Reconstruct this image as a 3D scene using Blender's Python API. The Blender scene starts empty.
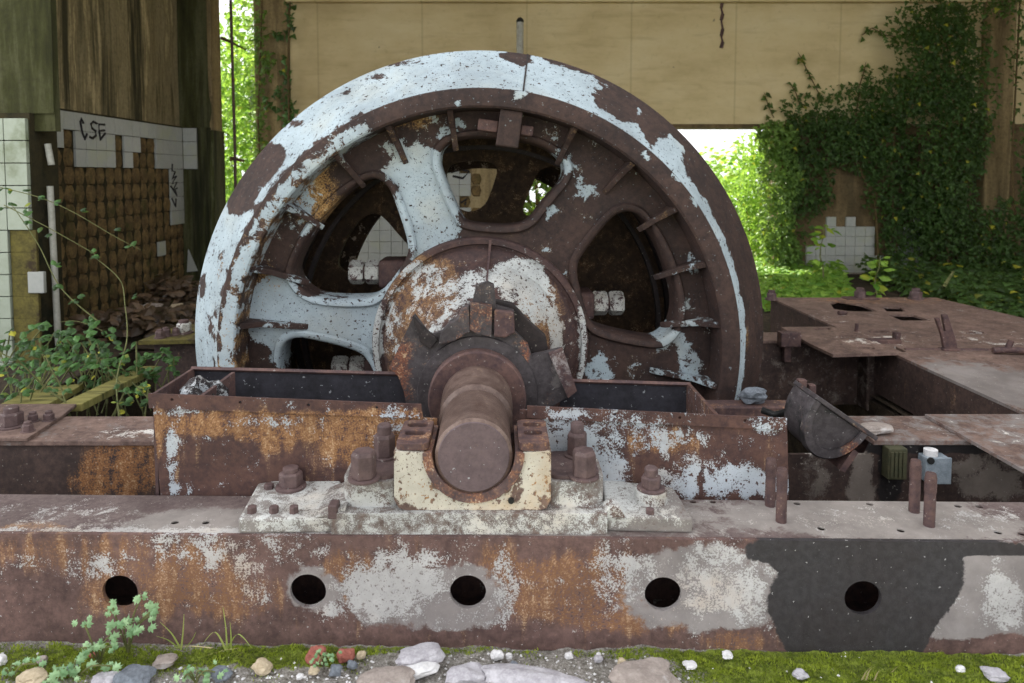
import bpy, bmesh, math, random
from math import sin, cos, tan, atan, atan2, radians as R, pi, sqrt
from mathutils import Vector, Matrix, noise as mn
from mathutils.geometry import delaunay_2d_cdt

random.seed(11)
sc = bpy.context.scene
COL = sc.collection
# ------------------------------------------------------------------ camera
W, H, F = 1024, 683, 700.0
PITCH = R(3.5)
CX = 500.0
CY = 175.0 + F * tan(PITCH)
CAM = Vector((0, 0, 1.30))
cam_d = bpy.data.cameras.new('camera')
cam = bpy.data.objects.new('camera', cam_d); COL.objects.link(cam)
cam.location = CAM
cam.rotation_euler = (R(90) - PITCH, 0, 0)
cam_d.sensor_width = 36; cam_d.lens = 36 * F / W
cam_d.shift_x = (W / 2 - CX) / W
cam_d.shift_y = -(H / 2 - CY) / W
cam_d.clip_end = 200
cam_d.dof.use_dof = True; cam_d.dof.focus_distance = 2.5; cam_d.dof.aperture_fstop = 4.0
sc.camera = cam

def ray(px, py):
    x = (px - CX) / F; v = (CY - py) / F
    return Vector((x, cos(PITCH) + v * sin(PITCH), -sin(PITCH) + v * cos(PITCH)))
def at(px, py, Y):
    d = ray(px, py); return CAM + d * (Y / d.y)
def atz(px, py, z):
    d = ray(px, py); return CAM + d * ((z - CAM.z) / d.z)

# ------------------------------------------------------------------ scene helpers
MW = {}
def tag(o, label=None, cat=None, group=None, kind=None):
    if label: o['label'] = label
    if cat: o['category'] = cat
    if group: o['group'] = group
    if kind or label: o['kind'] = kind or 'thing'
    return o
def empty(name, loc, label, cat, rz=0, group=None):
    o = bpy.data.objects.new(name, None); COL.objects.link(o)
    o.location = loc; o.rotation_euler = (0, 0, rz); o.empty_display_size = .1
    MW[o.name] = Matrix.Translation(Vector(loc)) @ Matrix.Rotation(rz, 4, 'Z')
    return tag(o, label, cat, group, 'thing')
def dup(o, loc, rz=None, label=None, group=None):
    c = o.copy(); COL.objects.link(c); c.location = loc
    if rz is not None: c.rotation_euler = (0, 0, rz)
    MW[c.name] = Matrix.Translation(Vector(loc)) @ Matrix.Rotation(c.rotation_euler.z, 4, 'Z')
    if label: c['label'] = label
    if group: c['group'] = group
    for ch in o.children:
        d = ch.copy(); COL.objects.link(d); d.parent = c
        for g in ch.children:
            e = g.copy(); COL.objects.link(e); e.parent = d
    return c

class MB:
    def __init__(s): s.v = []; s.f = []; s.t = []
    def add(s, vs, fs, tint=None):
        b = len(s.v); s.v.extend(Vector(p) for p in vs); s.f.extend([tuple(b + i for i in q) for q in fs])
        if tint is not None: s.t.extend([tint] * len(vs))
        return s
    def box(s, x0, x1, y0, y1, z0, z1, m=None):
        vs = [Vector(p) for p in ((x0,y0,z0),(x1,y0,z0),(x1,y1,z0),(x0,y1,z0),(x0,y0,z1),(x1,y0,z1),(x1,y1,z1),(x0,y1,z1))]
        if m: vs = [m @ p for p in vs]
        return s.add(vs, [(0,3,2,1),(4,5,6,7),(0,1,5,4),(1,2,6,5),(2,3,7,6),(3,0,4,7)])
    def hexa(s, a, b):
        """a, b: two quads (lists of four points), joined"""
        return s.add(list(a) + list(b), [(0,1,2,3),(7,6,5,4),(0,4,5,1),(1,5,6,2),(2,6,7,3),(3,7,4,0)])
    def prism(s, pts, off):
        n = len(pts); off = Vector(off)
        return s.add(list(pts) + [Vector(p) + off for p in pts],
            [tuple(range(n)), tuple(range(2*n-1, n-1, -1))] + [(i, i+n, (i+1) % n + n, (i+1) % n) for i in range(n)])
    def cyl(s, a, b, r0, r1=None, n=20, m=None):
        r1 = r0 if r1 is None else r1
        return s.tube([a, b], [r0, r1], n)
    def tube(s, pts, rad, n=8, cap=True):
        pts = [Vector(p) for p in pts]; k = len(pts)
        if not isinstance(rad, (list, tuple)): rad = [rad] * k
        b = len(s.v); up = None
        for i, p in enumerate(pts):
            d = (pts[min(i+1, k-1)] - pts[max(i-1, 0)]).normalized()
            if up is None: up = Vector((0,0,1)) if abs(d.z) < .9 else Vector((1,0,0))
            x = d.cross(up).normalized(); y = d.cross(x).normalized(); up = -(d.cross(x)) if False else up
            for j in range(n):
                a = 2*pi*j/n; s.v.append(p + (x*cos(a) + y*sin(a)) * rad[i])
        for i in range(k-1):
            for j in range(n):
                s.f.append((b+i*n+j, b+i*n+(j+1) % n, b+(i+1)*n+(j+1) % n, b+(i+1)*n+j))
        if cap:
            s.f.append(tuple(b+j for j in range(n))); s.f.append(tuple(b+(k-1)*n+j for j in range(n-1, -1, -1)))
        return s
    def lathe(s, prof, n, cx=0, cz=0, a0=0, a1=2*pi, close=False, m=None):
        """prof: (y, r) list turned about the y axis through (cx, cz)"""
        full = abs(a1 - a0 - 2*pi) < 1e-6
        cols = n if full else n + 1; k = len(prof); b = len(s.v)
        for j in range(cols):
            a = a0 + (a1 - a0) * j / n
            for y, r in prof:
                p = Vector((cx + r*cos(a), y, cz + r*sin(a))); s.v.append(m @ p if m else p)
        for j in range(n):
            j2 = (j+1) % cols
            for i in range(k if close else k-1):
                i2 = (i+1) % k
                s.f.append((b+j*k+i, b+j*k+i2, b+j2*k+i2, b+j2*k+i))
        if close and not full:
            s.f.append(tuple(b+i for i in range(k))); s.f.append(tuple(b+n*k+i for i in range(k-1, -1, -1)))
        return s
    def plate(s, outer, holes, sp, th, mapf):
        """2D outline with holes, filled with a grid of spacing sp, thickness th along mapf's third argument"""
        def dens(lp):
            o = []
            for i, p in enumerate(lp):
                q = lp[(i+1) % len(lp)]; L = math.hypot(q[0]-p[0], q[1]-p[1]); n = max(1, int(L / sp))
                o += [(p[0]+(q[0]-p[0])*t/n, p[1]+(q[1]-p[1])*t/n) for t in range(n)]
            return o
        def inside(x, y, lp):
            c = False; j = len(lp)-1
            for i in range(len(lp)):
                xi, yi = lp[i]; xj, yj = lp[j]
                if (yi > y) != (yj > y) and x < (xj-xi)*(y-yi)/(yj-yi)+xi: c = not c
                j = i
            return c
        O = dens(outer); Hs = [dens(h) for h in holes]
        pts = []; eds = []; loops = []
        for lp in [O] + Hs:
            b = len(pts); pts += [Vector(p) for p in lp]; n = len(lp)
            eds += [(b+i, b+(i+1) % n) for i in range(n)]; loops.append(list(range(b, b+n)))
        xs = [p[0] for p in O]; ys = [p[1] for p in O]
        y = min(ys) + sp*.5; row = 0
        while y < max(ys):
            x = min(xs) + sp*(.5 if row % 2 else .25)
            while x < max(xs):
                if inside(x, y, O) and not any(inside(x, y, h) for h in Hs): pts.append(Vector((x, y)))
                x += sp
            y += sp; row += 1
        vo, eo, fo = delaunay_2d_cdt(pts, eds, [], 0, 1e-6)[:3]
        tri = []
        for t in fo:
            c = (vo[t[0]] + vo[t[1]] + vo[t[2]]) / 3
            if inside(c.x, c.y, O) and not any(inside(c.x, c.y, h) for h in Hs): tri.append(tuple(t))
        b = len(s.v); n = len(vo)
        s.v.extend(Vector(mapf(p.x, p.y, 0)) for p in vo); s.v.extend(Vector(mapf(p.x, p.y, th)) for p in vo)
        s.f.extend(tuple(b+i for i in t) for t in tri); s.f.extend(tuple(b+n+i for i in reversed(t)) for t in tri)
        for lp in loops:
            k = len(lp)
            for i in range(k):
                p, q = lp[i], lp[(i+1) % k]; s.f.append((b+p, b+n+p, b+n+q, b+q))
        return s
    def build(s, name, mat, parent=None, zones=None, smooth=False, bevel=0, recalc=True, autosmooth=None, base=(0,0,0,0)):
        me = bpy.data.meshes.new(name)
        if parent is not None:
            m = MW[parent.name]
        else:
            lo = Vector((min(p.x for p in s.v), min(p.y for p in s.v), min(p.z for p in s.v)))
            hi = Vector((max(p.x for p in s.v), max(p.y for p in s.v), max(p.z for p in s.v)))
            m = Matrix.Translation(((lo.x+hi.x)/2, (lo.y+hi.y)/2, lo.z))
        inv = m.inverted()
        me.from_pydata([inv @ p for p in s.v], [], s.f)
        if recalc:
            bm = bmesh.new(); bm.from_mesh(me); bmesh.ops.recalc_face_normals(bm, faces=bm.faces); bm.to_mesh(me); bm.free()
        if s.t and len(s.t) == len(s.v):
            at_ = me.attributes.new('tint', 'FLOAT_COLOR', 'POINT')
            at_.data.foreach_set('color', [c for t in s.t for c in (t[0], t[1], t[2], 1.0)])
        if mat.name in METALS:
            at_ = me.attributes.new('zone', 'FLOAT_COLOR', 'POINT')
            buf = []
            for p in s.v: buf.extend(zone_at(p, zones or [], base))
            at_.data.foreach_set('color', buf)
        if smooth:
            me.polygons.foreach_set('use_smooth', [True] * len(me.polygons))
        o = bpy.data.objects.new(name, me); COL.objects.link(o)
        me.materials.append(mat)
        if parent is None: o.location = m.translation
        else: o.parent = parent
        MW[o.name] = m
        if bevel:
            b = o.modifiers.new('bevel', 'BEVEL'); b.width = bevel; b.segments = 2; b.limit_method = 'ANGLE'; b.angle_limit = R(35)
            b.harden_normals = False
        if autosmooth:
            me.polygons.foreach_set('use_smooth', [True] * len(me.polygons))
            bm = bmesh.new(); bm.from_mesh(me)
            for e in bm.edges:
                if len(e.link_faces) == 2 and e.calc_face_angle(0) > R(autosmooth): e.smooth = False
            bm.to_mesh(me); bm.free()
        return o
CH = {'w': 0, 'o': 1, 'k': 2, 'g': 3}
# a wear patch: white paint (w), orange rust (o), black tar (k) or grey dust (g), where it sits on the thing itself
def B(px, py, Y, rx, ry, ch, amt=1.0):
    c = at(px, py, Y); return ('v', c.x, c.z, rx * Y / F, ry * Y / F, CH[ch], amt)
def Hz(px, py, z, rx, ry, ch, amt=1.0):
    c = atz(px, py, z); a = atz(px, py - ry, z); return ('h', c.x, c.y, rx * c.y / F, abs(a.y - c.y), CH[ch], amt)
def zone_at(p, zs, base):
    o = list(base)
    for k, a, b, ra, rb, ch, amt in zs:
        if k == 'v': d = sqrt(((p.x-a)/ra)**2 + ((p.z-b)/rb)**2)
        else: d = sqrt(((p.x-a)/ra)**2 + ((p.y-b)/rb)**2)
        if d < 1.45:
            t = min(1, max(0, (1.45-d)/.9)); o[ch] += amt * t*t*(3-2*t)
    return [min(1.3, max(-.6, x)) for x in o]

# ------------------------------------------------------------------ materials
METALS = set()
class NT:
    def __init__(s, name):
        s.m = bpy.data.materials.new(name); s.m.use_nodes = True; s.t = s.m.node_tree; s.t.nodes.clear()
        s.out = s.n('ShaderNodeOutputMaterial'); s.b = s.n('ShaderNodeBsdfPrincipled')
        s.l(s.b.outputs[0], s.out.inputs[0]); s.co = s.n('ShaderNodeTexCoord').outputs['Object']
        s.b.inputs['Roughness'].default_value = .8
        s.b.inputs['Specular IOR Level'].default_value = .3
    def n(s, k, **kw):
        x = s.t.nodes.new(k)
        for a, v in kw.items(): setattr(x, a, v)
        return x
    def l(s, a, b): s.t.links.new(a, b)
    def put(s, sock, v):
        if hasattr(v, 'is_linked') or hasattr(v, 'node'): s.l(v, sock)
        else: sock.default_value = v
    def noise(s, scale, detail=6, rough=.6, vec=None, stretch=None, dist=0):
        x = s.n('ShaderNodeTexNoise'); x.inputs['Scale'].default_value = scale; x.inputs['Detail'].default_value = detail
        x.inputs['Roughness'].default_value = rough; x.inputs['Distortion'].default_value = dist
        v = vec or s.co
        if stretch:
            mp = s.n('ShaderNodeMapping'); s.l(v, mp.inputs[0]); mp.inputs['Scale'].default_value = stretch; v = mp.outputs[0]
        s.l(v, x.inputs['Vector']); return x.outputs[0]
    def math(s, op, a, b=0.0, c=None):
        x = s.n('ShaderNodeMath', operation=op); s.put(x.inputs[0], a); s.put(x.inputs[1], b)
        if c is not None: s.put(x.inputs[2], c)
        return x.outputs[0]
    def rng(s, v, a, b, c=0.0, d=1.0, smooth=True):
        x = s.n('ShaderNodeMapRange'); x.interpolation_type = 'SMOOTHSTEP' if smooth else 'LINEAR'
        s.put(x.inputs[0], v)
        for i, q in enumerate((a, b, c, d)): x.inputs[1+i].default_value = q
        return x.outputs[0]
    def mix(s, f, a, b, mode='MIX'):
        x = s.n('ShaderNodeMix', data_type='RGBA', blend_type=mode)
        s.put(x.inputs[0], f); s.put(x.inputs[6], a if not isinstance(a, tuple) else (*a, 1)); s.put(x.inputs[7], b if not isinstance(b, tuple) else (*b, 1))
        return x.outputs[2]
    def ramp(s, f, stops):
        x = s.n('ShaderNodeValToRGB'); e = x.color_ramp.elements
        while len(e) < len(stops): e.new(.5)
        for q, (p, c) in zip(e, stops): q.position = p; q.color = (*c, 1)
        s.l(f, x.inputs[0]); return x.outputs[0]
    def bump(s, h, strength, dist):
        x = s.n('ShaderNodeBump'); x.inputs['Strength'].default_value = strength; x.inputs['Distance'].default_value = dist
        s.l(h, x.inputs['Height']); s.l(x.outputs[0], s.b.inputs['Normal'])

def hexc(h):
    h = h.lstrip('#'); o = []
    for i in (0, 2, 4):
        c = int(h[i:i+2], 16)/255; o.append(c/12.92 if c <= .04045 else ((c+.055)/1.055)**2.4)
    return tuple(o)

def metal(name, dark='#463837', mid='#6b5450', orange='#a8682f', paint='#d6dde4', grey='#a19a98', black='#3a3838', stain='#c9b08c',
          bias=(0,0,0,0), rough=.72, sc_=1.0, crisp=2.6, metallic=0.0, speck=.60, stainamt=.35, streak=False, fine=.5, flecks=.35):
    t = NT(name); METALS.add(t.m.name)
    at_ = t.n('ShaderNodeAttribute', attribute_name='zone')
    sep = t.n('ShaderNodeSeparateColor'); t.l(at_.outputs['Color'], sep.inputs[0])
    n1 = t.noise(7*sc_, 8, .68); n2 = t.noise(38*sc_, 6, .7); n3 = t.noise(150*sc_, 4, .7); n4 = t.noise(13*sc_, 9, .72, dist=.4)
    n5 = t.noise(3.1*sc_, 5, .6)
    if streak: n6 = t.noise(20*sc_, 5, .6, stretch=(1, 1, .18))
    else: n6 = n4
    v = t.math('ADD', t.math('MULTIPLY', n1, .5), t.math('MULTIPLY', n2, .5))
    c = t.mix(t.rng(v, .36, .64), hexc(dark), hexc(mid))
    c = t.mix(t.rng(n3, .52, .72, 0, .4), c, tuple(x*.55 for x in hexc(dark)))
    def mask(sock, b, nz, k, lo, hi, k3=.6):
        x = t.math('ADD', sock, b) if b else sock
        x = t.math('ADD', x, t.math('MULTIPLY', t.math('SUBTRACT', nz, .5), k))
        x = t.math('ADD', x, t.math('MULTIPLY', t.math('SUBTRACT', n3, .5), k3))
        return t.rng(x, lo, hi)
    mo = mask(sep.outputs[1], bias[1], n6, 2.0, .3, .85, .9)
    ov = t.math('ADD', t.math('MULTIPLY', n6, .28), t.math('ADD', t.math('MULTIPLY', n2, .32), t.math('MULTIPLY', n3, .40)))
    oc = t.ramp(ov, [(.41, hexc(dark)), (.455, hexc(mid)), (.49, hexc(orange)), (.54, tuple(min(1, x*1.25+.02) for x in hexc(orange))), (.60, hexc(stain))])
    c = t.mix(mo, c, oc)
    mg = mask(at_.outputs['Alpha'], bias[3], n4, 2.0, .36, .66, .5)
    c = t.mix(mg, c, t.mix(t.rng(n1, .35, .65), hexc(grey), tuple(x*.78 for x in hexc(grey))))
    mw = mask(sep.outputs[0], bias[0], n4, crisp, .46, .56, fine)
    pc = t.mix(t.rng(n5, .48, .72, 0, stainamt), hexc(paint), hexc(stain))
    pc = t.mix(t.rng(n2, .3, .75, 0, .35), pc, tuple(x*.8 for x in hexc(paint)))
    sp = t.rng(t.noise(60*sc_, 3, .6), speck, speck+.03)
    sp = t.math('MAXIMUM', sp, t.rng(t.noise(170*sc_, 2, .5), speck+.05, speck+.09))
    mw2 = t.math('MULTIPLY', mw, t.math('SUBTRACT', 1.0, sp))
    c = t.mix(mw2, c, pc)
    mk = mask(sep.outputs[2], bias[2], n1, 1.4, .42, .56, .2)
    c = t.mix(mk, c, t.mix(t.rng(n2, .35, .65), hexc(black), tuple(x*1.5 for x in hexc(black))))
    fl = t.rng(t.noise(75*sc_, 2, .55), .70, .715, 0, flecks)
    c = t.mix(fl, c, hexc(paint))
    c = t.mix(t.rng(t.noise(2.2*sc_, 7, .7), .38, .64, .30, 0), c, tuple(x*.35 for x in hexc(dark)))
    t.l(c, t.b.inputs['Base Color'])
    rr = t.rng(mk, 0, 1, rough, .5); t.l(rr, t.b.inputs['Roughness'])
    t.b.inputs['Metallic'].default_value = metallic
    h = t.math('ADD', t.math('MULTIPLY', mw2, .8), t.math('ADD', t.math('MULTIPLY', n2, .7), t.math('MULTIPLY', n3, .35)))
    t.bump(h, .45, .004)
    return t.m

def plain(name, c1, c2, scale=12, rough=.85, bump=.3, c3=None, stretch=None, dist=.003, lo=.36, hi=.64):
    t = NT(name)
    n1 = t.noise(scale, 7, .66, stretch=stretch); n2 = t.noise(scale*5, 5, .7, stretch=stretch)
    v = t.math('ADD', t.math('MULTIPLY', n1, .6), t.math('MULTIPLY', n2, .4))
    c = t.mix(t.rng(v, lo, hi), hexc(c1), hexc(c2))
    if c3: c = t.mix(t.rng(t.noise(scale*.37, 6, .65, stretch=stretch), .52, .66), c, hexc(c3))
    t.l(c, t.b.inputs['Base Color']); t.b.inputs['Roughness'].default_value = rough
    if bump: t.bump(v, bump, dist)
    return t.m

def leafmat(name, c1, c2, trans=.35):
    t = NT(name)
    a = t.n('ShaderNodeAttribute', attribute_name='tint')
    sep = t.n('ShaderNodeSeparateColor'); t.l(a.outputs['Color'], sep.inputs[0])
    c = t.mix(sep.outputs[0], hexc(c1), hexc(c2))
    c = t.mix(t.math('MULTIPLY', sep.outputs[1], 1.0), c, hexc('#b9b23a'))
    t.l(c, t.b.inputs['Base Color']); t.b.inputs['Roughness'].default_value = .5
    t.b.inputs['Specular IOR Level'].default_value = .35
    tr = t.n('ShaderNodeBsdfTranslucent'); t.l(t.mix(.5, c, hexc('#a8c94a')), tr.inputs[0])
    mx = t.n('ShaderNodeMixShader'); mx.inputs[0].default_value = trans
    t.l(t.b.outputs[0], mx.inputs[1]); t.l(tr.outputs[0], mx.inputs[2]); t.l(mx.outputs[0], t.out.inputs[0])
    return t.m

M = {}
M['wheel'] = metal('wheel_metal', dark='#2b2120', mid='#493731', paint='#a9b7bf', orange='#94703f', stain='#c0b494', grey='#8f8070', stainamt=.3, speck=.62)
M['hub'] = metal('hub_metal', dark='#392c2d', mid='#59433e', paint='#c3c6c5', orange='#79593a', stain='#b3956c', sc_=1.2, crisp=3.6, fine=1.4)
M['beam'] = metal('beam_metal', dark='#503e3c', mid='#7a605a', paint='#c3c1c1', orange='#7d593f', grey='#989190', black='#343234', stain='#bfa183', streak=True, stainamt=.55, crisp=3.2, sc_=1.2, fine=2.4, flecks=.7)
M['beamtop'] = metal('beam_top_metal', dark='#594a49', mid='#786a67', paint='#bdb9b6', grey='#968e89', orange='#8f6a48', crisp=3, sc_=1.4, fine=2.0)
M['panel'] = metal('panel_metal', dark='#402f2f', mid='#62473f', paint='#b9c1ca', orange='#86603e', stain='#c2a684', grey='#8d8d92', streak=True, crisp=3.2, sc_=1.2, fine=1.8)
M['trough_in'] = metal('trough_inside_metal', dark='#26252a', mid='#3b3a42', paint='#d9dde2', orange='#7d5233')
M['rust'] = metal('rusty_steel', dark='#46373a', mid='#70564f', paint='#c8c4be', orange='#94623c')
M['rustlight'] = metal('dusty_rusty_plate', dark='#5a4843', mid='#8a7268', paint='#d9d2cc', orange='#a87447', grey='#8f8784', bias=(.0,0,0,.12))
M['nut'] = metal('nut_steel', dark='#4d3e3f', mid='#6e5a58', paint='#c9c4c0', orange='#8a5a40', bias=(.12,.1,0,0), rough=.6)
M['nutwhite'] = metal('painted_nut_steel', dark='#4d3e3f', mid='#6e5a58', paint='#d2d2cc', orange='#8a5a40', bias=(.62,.1,0,0), sc_=2)
M['cast'] = metal('cast_pedestal', dark='#5a4a45', mid='#7c6a62', paint='#cbccca', grey='#8f8985', orange='#9c744b', bias=(0,0,0,.3), sc_=1.8, crisp=3.2, fine=2.2)
M['bearing'] = metal('bearing_housing', dark='#574540', mid='#836c60', paint='#cdc7b9', orange='#a1784a', stain='#c29a66', stainamt=.7, bias=(0,0,0,0), sc_=1.2)
M['shaft'] = metal('shaft_steel', dark='#5a4842', mid='#7d6a62', paint='#b9a08c', orange='#927262', rough=.38, metallic=.15)
M['shaftend'] = metal('shaft_end_steel', dark='#54474a', mid='#6a5a5c', rough=.6)
M['tar'] = metal('tarred_steel', dark='#373234', mid='#565052', paint='#cfcfcc', orange='#7d4a33', grey='#77716f', black='#272627', rough=.55)
M['darksteel'] = metal('dark_greasy_steel', dark='#231f20', mid='#3b3231', paint='#bdb5aa', orange='#6d4b35', grey='#7d7670')
M['frameface'] = metal('frame_side_metal', dark='#3a2f2d', mid='#5a4842', paint='#c8c2ba', orange='#8b5f3a', grey='#8b8078', black='#232122', streak=True)
M['webin'] = metal('wheel_inside_metal', dark='#35291f', mid='#5a4634', paint='#cdb8a4', orange='#7d5a3a')
M['black'] = plain('soot_black', '#0c0b0b', '#191716', 9)
M['crust'] = metal('crusted_scale', dark='#1f1c1d', mid='#3a3233', paint='#aeb4ba', orange='#6d4b35', bias=(.42,.1,0,0), crisp=4, fine=1.5, sc_=2)
M['pipe'] = plain('white_pipe', '#b4b3aa', '#96958a', 20, .5)
M['capblack'] = plain('black_plastic', '#1a1a1a', '#2a2a2a', 20, .5)
M['box'] = plain('grey_enamel_box', '#727c85', '#929ba3', 40, .5)
M['greenbox'] = plain('dull_green_enamel', '#3b3d2c', '#4d4a36', 30, .7)
M['wood'] = plain('mossy_plank_wood', '#6d6a36', '#8f8650', 7, .9, stretch=(1,6,1), c3='#4b4a28')
M['mossplate'] = plain('mossy_plate', '#4b4526', '#6e6534', 14, .9, c3='#3a2f22')
M['tile'] = plain('glazed_tile', '#acada9', '#959a93', 6, .35, .05, c3='#a7aa98', lo=.3, hi=.8)
M['tilegreen'] = plain('glazed_tile_green_cast', '#a9b1a2', '#939b88', 5, .35, .05, c3='#7d856c', lo=.3, hi=.8)
M['dab'] = plain('tile_adhesive', '#4b3c28', '#7a6541', 9, .95, .6, c3='#4a4426')
M['grout'] = plain('mossy_grout', '#2a2718', '#3b341f', 14, .95, .4, c3='#1c1d10')
M['graf'] = plain('black_spray_paint', '#1c1a1c', '#2b282b', 30, .6, 0)
M['stem'] = plain('bramble_stem', '#555b36', '#77774c', 30, .8, .2)
M['vine'] = plain('ivy_stem', '#4a3d28', '#6b5a3b', 30, .9, .3)
M['ground'] = None
M['leaf_ivy'] = leafmat('ivy_leaf', '#27391c', '#4c6a34')
M['leaf_sun'] = leafmat('sunlit_young_leaf', '#5d8c33', '#a2c356', .5)  # sunlight painted in as paler green; the seedlings' own colour too
M['leaf_bramble'] = leafmat('bramble_leaf', '#263d20', '#527a3e', .25)
M['leaf_herb'] = leafmat('herb_leaf', '#64885c', '#98b788', .12)
M['leaf_edge'] = leafmat('ivy_leaf_half_lit', '#3a5527', '#7f9f4e', .4)  # ivy green painted lighter, as if half lit from the openings
M['grass'] = leafmat('grass_blade', '#7d9a4a', '#b3bf72', .3)
M['moss'] = leafmat('moss_tuft', '#4c5f1c', '#9aa83a', .25)
M['straw'] = plain('dry_straw', '#b29f72', '#cfc09a', 20, .9, 0)
M['litter'] = leafmat('dead_leaf', '#2e231a', '#6f5a48', .1)

def wallmat(name, stops, sx, dark_amt, stretch, moss='#2c3014', mossamt=.6, spots=True):
    t = NT(name)
    n1 = t.noise(sx, 6, .62, stretch=stretch, dist=.3); n2 = t.noise(sx*3.3, 6, .66, stretch=stretch); n3 = t.noise(30, 6, .7); n4 = t.noise(1.3, 6, .6)
    v = t.math('ADD', t.math('MULTIPLY', n1, .65), t.math('MULTIPLY', n2, .35))
    c = t.ramp(v, stops)
    c = t.mix(t.rng(t.noise(sx*.8, 5, .6, stretch=(stretch[0]*1.3, stretch[1]*1.3, stretch[2]*.7)), .54, .66, 0, mossamt), c, hexc(moss))
    c = t.mix(t.rng(n3, .42, .7, 0, dark_amt), c, (.02,.018,.01))
    t.l(c, t.b.inputs['Base Color']); t.b.inputs['Roughness'].default_value = .95
    h = t.math('ADD', n3, t.math('MULTIPLY', v, 1.5)); t.bump(h, .5, .012)
    return t.m
M['wall_streak'] = wallmat('streaked_concrete', [(.34, hexc('#2e2a1b')), (.42, hexc('#665c40')), (.48, hexc('#8f8262')), (.53, hexc('#776b4d')), (.58, hexc('#b3a27a')), (.66, hexc('#574d34'))], 3.2, .35, (1, 1, .10), '#1b1d0c', .9)
M['wall_green'] = wallmat('mossy_concrete', [(.34, hexc('#23230f')), (.44, hexc('#3c3d20')), (.52, hexc('#54543a')), (.58, hexc('#474a26')), (.68, hexc('#8b8c74'))], 3.4, .35, (1, 1, .12), '#15170a', .85)
M['wall_jamb'] = wallmat('brown_jamb_concrete', [(.34, hexc('#574a35')), (.48, hexc('#8c7a58')), (.55, hexc('#a08d68')), (.68, hexc('#c0ad86'))], 3.2, .35, (1, 1, .12), '#3f382a', .7)
M['wall_dark'] = wallmat('overgrown_wall', [(.3, hexc('#4a3d2a')), (.5, hexc('#6b5a40')), (.7, hexc('#857456'))], 2.0, .4, (1, 1, .3), '#3a3322', .6)

def lintelmat():
    t = NT('painted_beige_concrete')
    n1 = t.noise(.9, 6, .6, stretch=(1, 1, 2.2)); n2 = t.noise(14, 6, .7); n3 = t.noise(3.5, 6, .62, stretch=(.5, 1, 3))
    c = t.ramp(n1, [(.3, hexc('#b8a67c')), (.5, hexc('#cdbb90')), (.7, hexc('#d8c9a2'))])
    c = t.mix(t.rng(n3, .5, .72, 0, .3), c, hexc('#a08d66'))
    c = t.mix(t.rng(n2, .55, .75, 0, .2), c, hexc('#6d5d3d'))
    sx = t.n('ShaderNodeSeparateXYZ'); t.l(t.co, sx.inputs[0])
    pm = t.math('ABSOLUTE', t.math('SUBTRACT', t.math('FRACT', t.math('ADD', t.math('MULTIPLY', sx.outputs[0], .73), .15)), .5))
    c = t.mix(t.rng(pm, .004, .012, .22, 0), c, hexc('#6d5d3d'))
    sp = t.rng(t.noise(4.2, 2, .5), .76, .77, 0, .7)
    c = t.mix(sp, c, hexc('#6f6a5c'))
    t.l(c, t.b.inputs['Base Color']); t.b.inputs['Roughness'].default_value = .9
    t.bump(n2, .25, .006); return t.m
M['lintel'] = lintelmat()

def groundmat():
    t = NT('gravel_soil'); METALS.add(t.m.name)
    n1 = t.noise(9, 7, .65); n2 = t.noise(55, 6, .7); n3 = t.noise(160, 4, .7)
    c = t.ramp(t.math('ADD', t.math('MULTIPLY', n2, .5), t.math('MULTIPLY', n3, .5)), [(.34, hexc('#3f3a32')), (.46, hexc('#7b766e')), (.56, hexc('#a09b96')), (.66, hexc('#d0cdca'))])
    at_ = t.n('ShaderNodeAttribute', attribute_name='zone'); sep = t.n('ShaderNodeSeparateColor'); t.l(at_.outputs['Color'], sep.inputs[0])
    m = t.math('ADD', sep.outputs[1], t.math('MULTIPLY', t.math('SUBTRACT', n2, .5), 2.2))
    g = t.mix(t.rng(n2, .38, .62), hexc('#4a5220'), hexc('#7d8a35'))
    c = t.mix(t.rng(m, .4, .62), c, g)
    t.l(c, t.b.inputs['Base Color']); t.b.inputs['Roughness'].default_value = .95
    t.bump(t.math('ADD', n2, n3), .7, .012); return t.m
M['ground'] = groundmat()
M['floor'] = plain('littered_floor', '#241e17', '#4a3e31', 10, .95, .6, c3='#332c20', dist=.02)
def stone(name, a, b, c3=None): return plain(name, a, b, 25, .9, .6, c3=c3, dist=.004)
M['st_grey'] = stone('grey_stone', '#98949a', '#bdbabf', '#858187')
M['st_white'] = stone('white_stone', '#c4c2c4', '#e2e0e0')
M['st_tan'] = stone('tan_stone', '#a3937a', '#c4b59c')
M['st_red'] = stone('red_brick_stone', '#8a5045', '#a5685c', '#7b6660')
M['st_blue'] = stone('slate_stone', '#5c6168', '#7d838c')
M['st_brown'] = stone('brown_stone', '#857a74', '#a39891', '#b5b0ae')

# ================================================================== THE SETTING
PIT = (-2.75, 2.19, 2.16, 5.2)
mb = MB()
x0, x1, y0, y1 = PIT
for a in ((-8, x0, 2.12, 9.2), (x1, 8, 2.12, 9.2), (x0, x1, y1, 9.2)):
    nx = max(2, int((a[1]-a[0])/.25)); ny = max(2, int((a[3]-a[2])/.25)); b = len(mb.v)
    for j in range(ny+1):
        for i in range(nx+1):
            x = a[0]+(a[1]-a[0])*i/nx; y = a[2]+(a[3]-a[2])*j/ny
            mb.v.append(Vector((x, y, -.01 + .015*mn.noise(Vector((x*2, y*2, 0))))))
    for j in range(ny):
        for i in range(nx): mb.f.append((b+j*(nx+1)+i, b+j*(nx+1)+i+1, b+(j+1)*(nx+1)+i+1, b+(j+1)*(nx+1)+i))
tag(mb.build('floor', M['floor'], recalc=False), kind='structure')
mb = MB()
mb.box(x0-.2, x0, y0, y1, -2.4, -.03); mb.box(x1, x1+.2, y0, y1, -2.4, -.03)
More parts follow.
